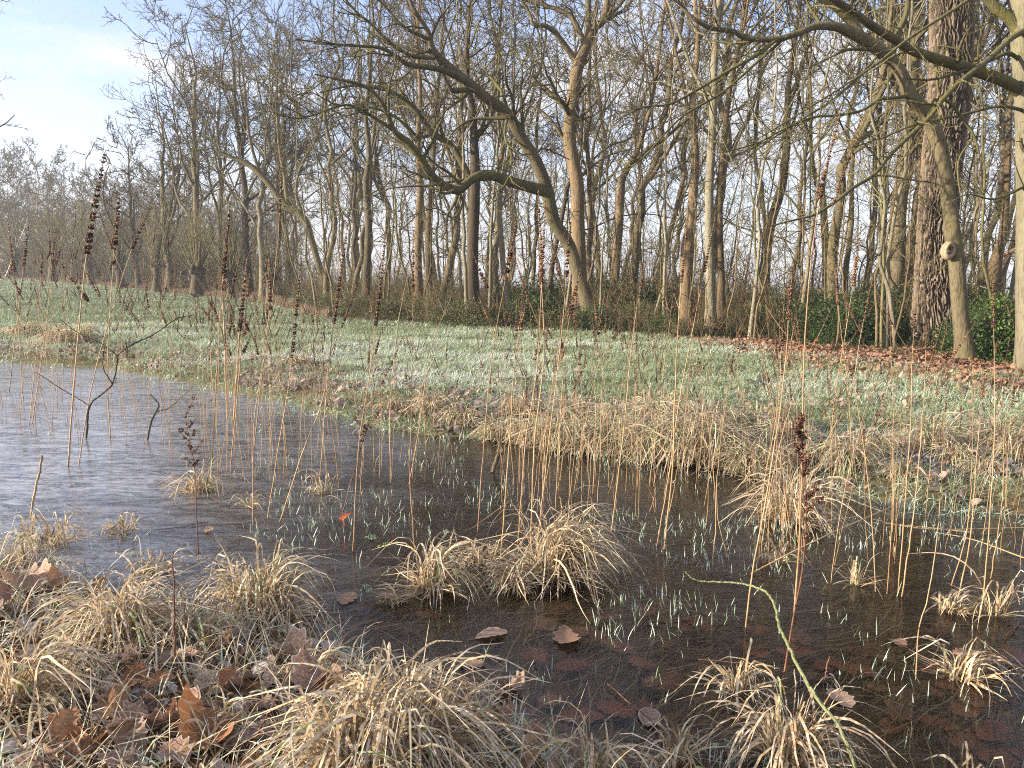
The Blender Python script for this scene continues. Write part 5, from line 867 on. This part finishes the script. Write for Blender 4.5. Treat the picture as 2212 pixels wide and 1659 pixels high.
# traced stalks: base, mid points, top (last), spike length px, stem width px, spike width px, side branches, label
LS = [
 ([(147, 1009), (165, 772), (187, 550), (227, 327)], 215, 4.5, 15, 0, 'tallest left stalk with thick black seed spike reaching above the far wood'),
 ([(238, 946), (232, 800), (245, 566), (258, 413)], 155, 3, 13, 1, 'stalk with thick dark spike just right of the tallest left stalk'),
 ([(170, 1003), (206, 800), (280, 552), (328, 443)], 110, 3, 7, 2, 'tan stalk slanting right with its spike beside the second pollard'),
 ([(20, 845), (43, 640), (62, 482)], 95, 2.6, 7, 0, 'thin stalk with spike in front of the white birch pole'), ([(63, 919), (80, 740), (92, 530)], 60, 2.2, 5, 1, 'thin short spiked stalk at the far left'),
 ([(70, 915), (100, 700), (120, 489)], 80, 2.4, 6, 1, 'stalk with medium spike before the wide fanned pollard'), ([(50, 862), (35, 640), (17, 479)], 110, 2.4, 8, 0, 'leftmost full height spiked stalk'),
 ([(505, 912), (512, 800), (518, 715), (533, 560)], 150, 6, 11, 4, 'reddish brown thick stalk with many crossing seed branches'), ([(491, 905), (487, 780), (483, 620), (497, 430)], 190, 5, 11, 3, 'dark stalk with long spike just left of the reddish thick one'),
 ([(545, 1000), (575, 730), (597, 560), (610, 340)], 110, 3, 8, 0, 'very tall thin stalk with high small spike left of the pale straight trunk'), ([(458, 999), (477, 655), (493, 480)], 120, 3.2, 8, 1, 'tan stalk left of the reddish thick stalk'),
 ([(498, 1013), (525, 720), (540, 590)], 60, 3, 6, 1, 'golden stalk right of the reddish thick stalk foot'), ([(547, 1133), (550, 905), (582, 700), (580, 560)], 110, 3.2, 9, 2, 'straight stalk rooted nearest in the left ice'),
 ([(578, 1119), (607, 933), (627, 805), (650, 560)], 205, 3.4, 9, 0, 'stalk with long narrow spike left of the curved trunk foot'), ([(605, 1126), (655, 976), (700, 850), (720, 700)], 0, 4, 0, 0, 'leaning golden stalk without spike crossing its neighbours'),
 ([(690, 1050), (705, 850), (722, 690), (752, 480)], 215, 3, 9, 1, 'stalk with long dark spike left of the twin trunks'), ([(762, 1190), (775, 960), (800, 800), (835, 485)], 215, 3.6, 9, 2, 'stalk with long spike rooted beside the red leaf'),
 ([(844, 1043), (843, 880), (860, 700), (893, 545)], 0, 3.2, 0, 1, 'straight bare stalk above the open ice left of centre'), ([(896, 1186), (885, 1033), (888, 905), (894, 500)], 120, 3, 7, 0, 'thin stalk with upright spike under the S limb'), ([(884, 1046), (905, 930), (930, 760), (975, 640)], 0, 3.2, 0, 2, 'bare stalk leaning right near the driftwood stub'),
 ([(1032, 1146), (1047, 933), (1067, 745), (1117, 465)], 130, 3.4, 11, 1, 'tall stalk with thick spike left of the pale crooked trunk'), ([(1081, 1219), (1102, 933), (1114, 765), (1140, 640)], 75, 4.4, 9, 1, 'golden stalk rising through the straw island left side'),
 ([(1147, 1216), (1154, 966), (1175, 772), (1170, 600), (1163, 410)], 190, 5, 8, 2, 'stout twin spiked stalk rising from the tall straw island tussock'), ([(1119, 1173), (1135, 960), (1162, 770), (1178, 430)], 180, 4, 8, 1, 'second tall stalk close left of the stout twin spiked one'),
 ([(1158, 1190), (1185, 960), (1215, 700), (1232, 465)], 130, 3.6, 9, 1, 'stalk from the island with spike before the leaning tree'), ([(1200, 1100), (1212, 880), (1228, 700), (1252, 590)], 100, 3.2, 10, 2, 'stalk with brown spike right of the leaning tree foot'),
 ([(1281, 1066), (1287, 900), (1285, 780), (1305, 640)], 80, 3, 8, 1, 'golden upright stalk right of the straw island'), ([(1321, 1149), (1347, 933), (1367, 722), (1395, 560)], 85, 3.8, 7, 1, 'golden stalk leaning right between island and golden tussock'),
 ([(1435, 1186), (1454, 999), (1457, 872), (1467, 672), (1482, 500)], 110, 5, 7, 2, 'stout golden stalk in the open ice right of the island'), ([(1419, 1179), (1446, 1020), (1470, 850), (1545, 470)], 110, 3.4, 6, 1, 'stalk with tan spike leaning right beside the stout golden one'),
 ([(1538, 1236), (1546, 1116), (1535, 960), (1505, 750)], 50, 3, 6, 1, 'thin stalk crossing its neighbour in the right ice'), ([(1571, 1203), (1550, 1110), (1552, 1000), (1575, 820)], 0, 2.6, 0, 1, 'thin bare stalk leaning across into the crossing'),
 ([(1611, 1355), (1625, 1239), (1655, 1076), (1678, 933), (1695, 800), (1712, 560)], 120, 5, 9, 2, 'pale tan stalk nearest in the right cluster'), ([(1716, 1322), (1718, 1299), (1728, 1146), (1735, 905), (1740, 705), (1768, 443), (1817, 235)], 190, 5.5, 9, 2, 'very tall pale stalk whose dark spike tops the lowest mossy branch'),
 ([(1640, 1200), (1650, 1050), (1680, 880), (1695, 620)], 120, 3, 7, 1, 'thin stalk behind the golden tussock leaning right'), ([(1891, 1278), (1883, 1116), (1861, 933), (1830, 760)], 60, 3, 6, 1, 'stalk leaning left in the right hand ice'),
 ([(1948, 1289), (1975, 1099), (1995, 872), (2001, 700)], 60, 4, 6, 1, 'straight golden stalk in front of the furrowed oak'), ([(1940, 1282), (1966, 933), (1970, 772), (1980, 640)], 70, 3.4, 6, 1, 'parallel stalk left of the golden one before the oak'), ([(1916, 1283), (1928, 1100), (1929, 930), (1940, 780)], 0, 2.6, 0, 1, 'thin bare stalk left of the pair before the oak'),
 ([(1978, 1468), (1985, 1360), (2008, 1272), (2030, 1100), (2041, 860)], 0, 3.6, 0, 1, 'dark topped stalk rooted nearest at right'), ([(2070, 1289), (2095, 1166), (2107, 1030), (2125, 800)], 60, 3.6, 7, 1, 'stalk leaning right before the maple foot'), ([(2055, 1265), (2088, 1150), (2100, 1000), (2100, 820)], 0, 3, 0, 2, 'thin branching stalk right of the oak'),
 ([(2115, 1338), (2128, 1249), (2148, 933), (2145, 606)], 100, 3.6, 8, 0, 'tall stalk with reddish spike right of the scarred maple'), ([(2140, 1250), (2165, 1080), (2170, 930), (2198, 790)], 0, 3, 0, 1, 'bare stalk at the right edge of the ice'),
 ([(1791, 992), (1805, 850), (1833, 680), (1861, 482)], 130, 3, 8, 2, 'slanting stalk with whorled spike left of the dotted trunk'), ([(1840, 1000), (1833, 850), (1815, 700), (1803, 558)], 100, 2.6, 8, 0, 'stalk with stubby dark spike right of the greenish trunk'), ([(1800, 1010), (1900, 920), (2010, 830), (2106, 700)], 80, 2.6, 6, 0, 'long stalk slanting far right across the maple foot'), ([(1760, 1000), (1835, 850), (1860, 720), (1885, 600)], 90, 2.8, 8, 1, 'stalk whose spike slants right before the dotted trunk'),
]
rs = np.random.default_rng(41)
for pts, spx, w, sw, side, lab in LS:
    b = gp(*pts[0]); d = b[1]; dl = rs.normal(0, .05) * d * .1
    P = [b] + [pt(p[0], p[1], d + dl * (i + 1) / len(pts)) for i, p in enumerate(pts[1:])]; P = smooth_line(P, 22); P[1:-1] += rs.normal(0, .0008, (20, 3)); k = d / FPX
    o = loose(P, w * .42 * k, spx * k, sw * .5 * k * 1.5, rs, side); o['label'] = lab
# countable but look-alike stalks: prototypes copied
PR = []
for i in range(12):
    H_ = 1.0; t = np.linspace(0, 1, 16)[:, None]; ln = rs.normal(0, .05, 2); P = np.hstack([ln * t + rs.normal(0, .06, 2) * t ** 2 + np.cumsum(rs.normal(0, .0022, (16, 2)), 0), t * H_ ])
    PR.append(loose(P, rs.uniform(.0012, .0020), 0 if i in (3, 7, 9, 11) else rs.uniform(.09, .2), rs.uniform(.0065, .0105), rs, int(rs.integers(0, 4)))); PR[-1]['group'] = 'x'
uf = {}
ZN = [('among the far left stalks on pale ice', (0, 160), (850, 935), (480, 640), 16), ('behind the tallest left stalk', (150, 330), (850, 960), (500, 690), 18), ('between left stalks and reddish thick stalk', (330, 470), (880, 1010), (520, 700), 15), ('around the reddish thick stalk', (470, 620), (900, 1040), (540, 700), 22), ('in the golden stand left of centre', (620, 800), (920, 1080), (560, 740), 26), ('between the golden stand and driftwood stub', (800, 1020), (930, 1060), (560, 760), 15), ('in the dense clump behind the straw island', (1080, 1260), (975, 1150), (540, 740), 34), ('right of the straw island clump', (1260, 1420), (970, 1120), (580, 760), 22), ('in front of the far bank straw right of centre', (1400, 1560), (1000, 1150), (560, 760), 14), ('in the right cluster by the dock plant', (1620, 1800), (1050, 1260), (600, 800), 30), ('in the right hand ice before the oak', (1800, 2000), (1060, 1230), (620, 860), 14), ('in the right hand ice before the beech', (2000, 2230), (1090, 1260), (680, 900), 15), ('growing on the far bank right of centre', (1250, 1600), (900, 980), (620, 740), 18), ('growing on the far bank at the right', (1600, 2200), (900, 1010), (680, 800), 12)]
for zn, (x0, x1), (y0, y1), (h0, h1_), n_ in ZN:
    for i in range(int(n_ * (1.9 if x1 < 700 else 1.0))):
        px, py = rs.uniform(x0, x1), rs.uniform(y0, y1); b = gp(px, py); tp = rs.uniform(h0, h1_); hz_ = 600 + px / 2212 * 40; H_ = CAMH - (tp - hz_) / FPX * b[1] * -1 * -1 if False else CAMH + (hz_ - tp) / FPX * b[1] - b[2]; H_ *= rs.uniform(.7, 1.0)
        j = int(rs.integers(0, 12))
        if rs.random() < .16: j = 3; H_ *= rs.uniform(.15, .5)
        o = PR[j] if not uf.get(j) else copy_tree(PR[j]); uf[j] = True; o.location = b; o.scale = (rs.uniform(.8, 1.15), ) * 2 + (H_,); o.scale[0] = o.scale[1] = max(.7, min(1.3, H_)) ; o.rotation_euler = (rs.normal(0, .06), rs.normal(0.03, .09), rs.uniform(0, 6.28)); o['label'] = 'slim dry loosestrife stalk ' + zn.replace('in front of the far bank straw right of centre', 'before the far bank straw'); o['group'] = 'loosestrife stalks ' + zn
# curly dock with knotted dark seed clusters
def dock(pts, seedpx, w, lab, n=420):
    b = gp(*pts[0]); d = b[1]; P = smooth_line([b] + [pt(p[0], p[1], d) for p in pts[1:]], 24); k = d / FPX; root = loose(P, w * .5 * k, 0, .01, rs, 0, 'dock_plant', dark=True); root['label'] = lab; g = Geo(); gs = Geo(); L0 = np.argmax(P[:, 2] > pt(pts[-1][0], seedpx, d)[2])
    lines = [P[L0:]]
    for i in range(9): q_ = P[int(rs.integers(L0, 24))]; az = rs.uniform(0, 6.28); tt = np.linspace(0, 1, 7)[:, None]; Lb = rs.uniform(.025, .075); B = q_ + np.array([math.cos(az) * .8, math.sin(az) * .8, .6]) * Lb * tt + [0, 0, .2 * Lb] * tt ** 2; lines.append(B); tubes(gs, B[None], np.full((1, 7), .0012), 3)
    for B in lines:
        B = smooth_line(B, 9); m_ = int(n / 12) if len(lines) else n; f = rs.integers(0, 9, m_ // 5); C = np.repeat(B[f], 5, 0) + rs.normal(0, .0035, (len(f) * 5, 3)); blobs(g, C, rs.normal(size=C.shape), np.full(len(C), .0028), np.full(len(C), .0035), rs.random(len(C)))
    O('side_branches', gs.mesh('side_branches', M_stemdark, b), root); O('seed_clusters', g.mesh('seed_clusters', M_seed, b), root)
dock([(1688, 1492), (1715, 1328), (1733, 1233), (1742, 1110), (1735, 1000), (1722, 885)], 1170, 5, 'dark dock stalk with knotted black seed clusters in the right cluster', 900)
dock([(428, 1195), (424, 1100), (420, 1010), (400, 900)], 1010, 3, 'small dark dock stalk in the left ice', 300); dock([(740, 1110), (770, 1000), (800, 900)], 960, 3, 'thin dark dock stalk holding the red leaf', 200)
# ------------------------------------------------------------------ sticks and branches
def stick(name, cat, label, lines, m, k=8, z0=None):
    """lines: list of [(px,py,dist offset,width)] from a base pixel"""
    b = gp(lines[0][0][0], lines[0][0][1]); d0 = b[1]; g = Geo()
    for ln in lines:
        W = np.array([list(pt(p[0], p[1], d0 + p[2])) + [p[3] * .5 * (d0 + p[2]) / FPX] for p in ln]); s = smooth_line(W, len(ln) * 5); s[1:-1, :3] += rs.normal(0, .0012, (len(s) - 2, 3)); tubes(g, s[None, :, :3], s[None, :, 3], k, a=np.linspace(.1, .9, len(s))[None], cap=True)
    return O(name, g.mesh(name, m, b), None, tuple(b), label=label, category=cat)
stick('mossy_branch', 'branch', 'lichen covered green branch arching down from the ice to the bottom right', [[(1885, 1770, 0, 9), (1851, 1668, .02, 9), (1835, 1622, .03, 9), (1808, 1562, .06, 8), (1775, 1522, .1, 8.5), (1751, 1488, .15, 8), (1715, 1422, .24, 7.5), (1688, 1362, .34, 7), (1671, 1303, .45, 6), (1651, 1279, .55, 5.5), (1605, 1261, .62, 4.5), (1508, 1253, .67, 3), (1480, 1235, .68, 2)], [(1608, 1263, .62, 3), (1600, 1250, .62, 2)]], MB['lichen'], 10)
stick('mossy_stub', 'stick', 'short upright moss green stub inside the long leaved tussock', [[(1731, 1590, 0, 14), (1733, 1560, 0, 14), (1731, 1535, 0, 15), (1735, 1524, 0, 12)]], MB['moss'], 12)
stick('driftwood_stub', 'stick', 'forked brown wood stub rising from the ice below the far bank', [[(1064, 1020, 0, 9), (1070, 1000, 0, 9), (1078, 978, 0, 9), (1080, 953, 0, 8)], [(1076, 986, 0, 6), (1086, 979, 0, 6), (1095, 967, 0, 4)]], MB['grey'], 9)
stick('bare_twig', 'stick', 'grey forked shrub twig standing in the left ice', [[(318, 951, 0, 5), (327, 910, 0, 4.5), (337, 890, 0, 4.5), (343, 874, 0, 4), (325, 852, 0, 3)], [(337, 890, 0, 3), (365, 880, 0, 3), (395, 855, 0, 2), (415, 838, 0, 1.5)]], MB['grey'])
stick('bare_twig', 'stick', 'dark branching shrub twig reaching right above the far bank from the left ice', [[(187, 946, 0, 5.5), (193, 880, 0, 4), (215, 855, 0, 3.5), (243, 830, 0, 3.2), (252, 790, .1, 3), (257, 766, .1, 2.5), (290, 742, .2, 3), (333, 722, .3, 2.5), (383, 688, .4, 2), (418, 680, .5, 1.4)], [(193, 877, 0, 2.5), (170, 862, 0, 2), (120, 832, 0, 2), (80, 805, 0, 1.5)], [(255, 770, .1, 3), (215, 740, .1, 2.4), (170, 720, .1, 2), (130, 690, .1, 1.4)], [(243, 830, 0, 3), (222, 790, 0, 2), (228, 740, 0, 1.5)]], MB['dark'])
stick('cut_stalk', 'stick', 'short thick cut stalk leaning right in the ice at the left', [[(67, 1115, 0, 5), (75, 1065, 0, 5), (85, 1020, 0, 5), (91, 984, 0, 4.5)]], M_stem); stick('bare_twig', 'stick', 'red brown smooth twig slanting up from the bottom edge', [[(510, 1680, 0, 6), (540, 1618, .05, 5.5), (580, 1540, .12, 5), (610, 1480, .18, 4.5), (631, 1436, .24, 4)]], M_stemdark)
stick('broken_stalk', 'stick', 'dark upright dead stalk in the middle of the near bank', [[(378, 1480, 0, 5), (377, 1380, 0, 5), (376, 1290, 0, 4), (374, 1195, 0, 3)]], M_stemdark)
stick('short_stalk', 'stick', 'short red cut stalk below the mossy branch right side', [[(1782, 1475, 0, 3.5), (1787, 1440, 0, 3.5), (1792, 1418, 0, 3)]], M_stemdark)
for a, b2, c, w, lab in (((1340 + 760, 1150), (1960, 1135), (1840, 1125), 2.5, 'fallen stalk frozen flat across the right ice'), ((2212, 1140), (2000, 1142), (1870, 1118), 2.5, 'second fallen stalk lying flat at the right ice'), ((2212, 1205), (2100, 1165), (2020, 1150), 3.5, 'short fallen stalk at the right edge'), ((1620, 1240), (1800, 1150), (2100, 1020), 4, 'long tan stalk fallen slantwise through the right cluster')):
    if w < 4: P = smooth_line([at(*a, .012), at(*b2, .02), at(*c, .014)], 14)
    else: P = smooth_line([at(*a, 0), at(*b2, 0.12), pt(*c, at(*a, 0)[1] + 1.2)], 16)
    bb = P[0].copy(); g = Geo(); tubes(g, P[None], np.linspace(w * .5, w * .25, len(P))[None] * bb[1] / FPX, 5, a=np.linspace(.1, .8, len(P))[None]); O('fallen_stalk', g.mesh('fallen_stalk', M_stem, bb), None, tuple(bb), label=lab, category='stick')
ZL = [('at the left', 300, 480), ('at the centre', 480, 800), ('before the mossy branch', 1300, 1560), ('at the right', 1850, 2200)]
for i in range(14):
    zn, x0, x1 = ZL[i % 4]; px = rs.uniform(x0, x1); py = rs.uniform(1030, 1250) if i % 4 < 2 else rs.uniform(1330, 1560); a = at(px, py, .006)
    if sdist(a[0], a[1]) > -.05: continue
    an = rs.uniform(0, 6.28); L = rs.uniform(.08, .22); P = a + np.array([math.cos(an), math.sin(an), 0]) * np.linspace(0, L, 8)[:, None] + np.cumsum(rs.normal(0, .003, (8, 3)), 0) * [1, 1, .4]; P[:, 2] = np.abs(P[:, 2] - .004) + .004; g = Geo(); tubes(g, P[None], np.full((1, 8), .0016), 5, a=np.full((1, 8), .9)); O('ice_twig', g.mesh('ice_twig', M_stemdark, a), None, tuple(a), label='small dark twig lying on the ice ' + zn, category='twig', group='small twigs on the ice ' + zn)
# unseen evergreen scrub added outside the frame at left to shade the near bank
for i, (x_, y_, s_) in enumerate([(-3.4, -0.35, .8), (-4.6, .1, .9)]):
    o = copy_tree(PB['e'][i % 3]); o.location = (x_, y_, .05); o.scale = (s_, s_, s_); o['label'] = 'unseen evergreen scrub added outside the left edge to shade the near bank'; o['group'] = 'unseen scrub added outside the frame for shade'
# ------------------------------------------------------------------ haze
if True:
    M_h = bpy.data.materials.new('haze_air'); M_h.use_nodes = True; nt = M_h.node_tree; nt.nodes.clear(); o_ = nt.nodes.new('ShaderNodeOutputMaterial'); v = nt.nodes.new('ShaderNodeVolumePrincipled'); v.inputs['Color'].default_value = (0.82, 0.88, 1.0, 1); v.inputs['Density'].default_value = 0.0012; v.inputs['Anisotropy'].default_value = 0.2; nt.links.new(v.outputs[0], o_.inputs['Volume'])
    g = Geo(); x0, x1, y0, y1, z0, z1 = -640, 640, -640, 640, -1.6, 21; g.add([[x0, y0, z0], [x1, y0, z0], [x1, y1, z0], [x0, y1, z0], [x0, y0, z1], [x1, y0, z1], [x1, y1, z1], [x0, y1, z1]], [[0, 3, 2, 1], [4, 5, 6, 7], [0, 1, 5, 4], [1, 2, 6, 5], [2, 3, 7, 6], [3, 0, 4, 7]])
    O('haze', g.mesh('haze', M_h, smooth=False), kind='stuff', label='thin cold morning haze over meadow and wood')
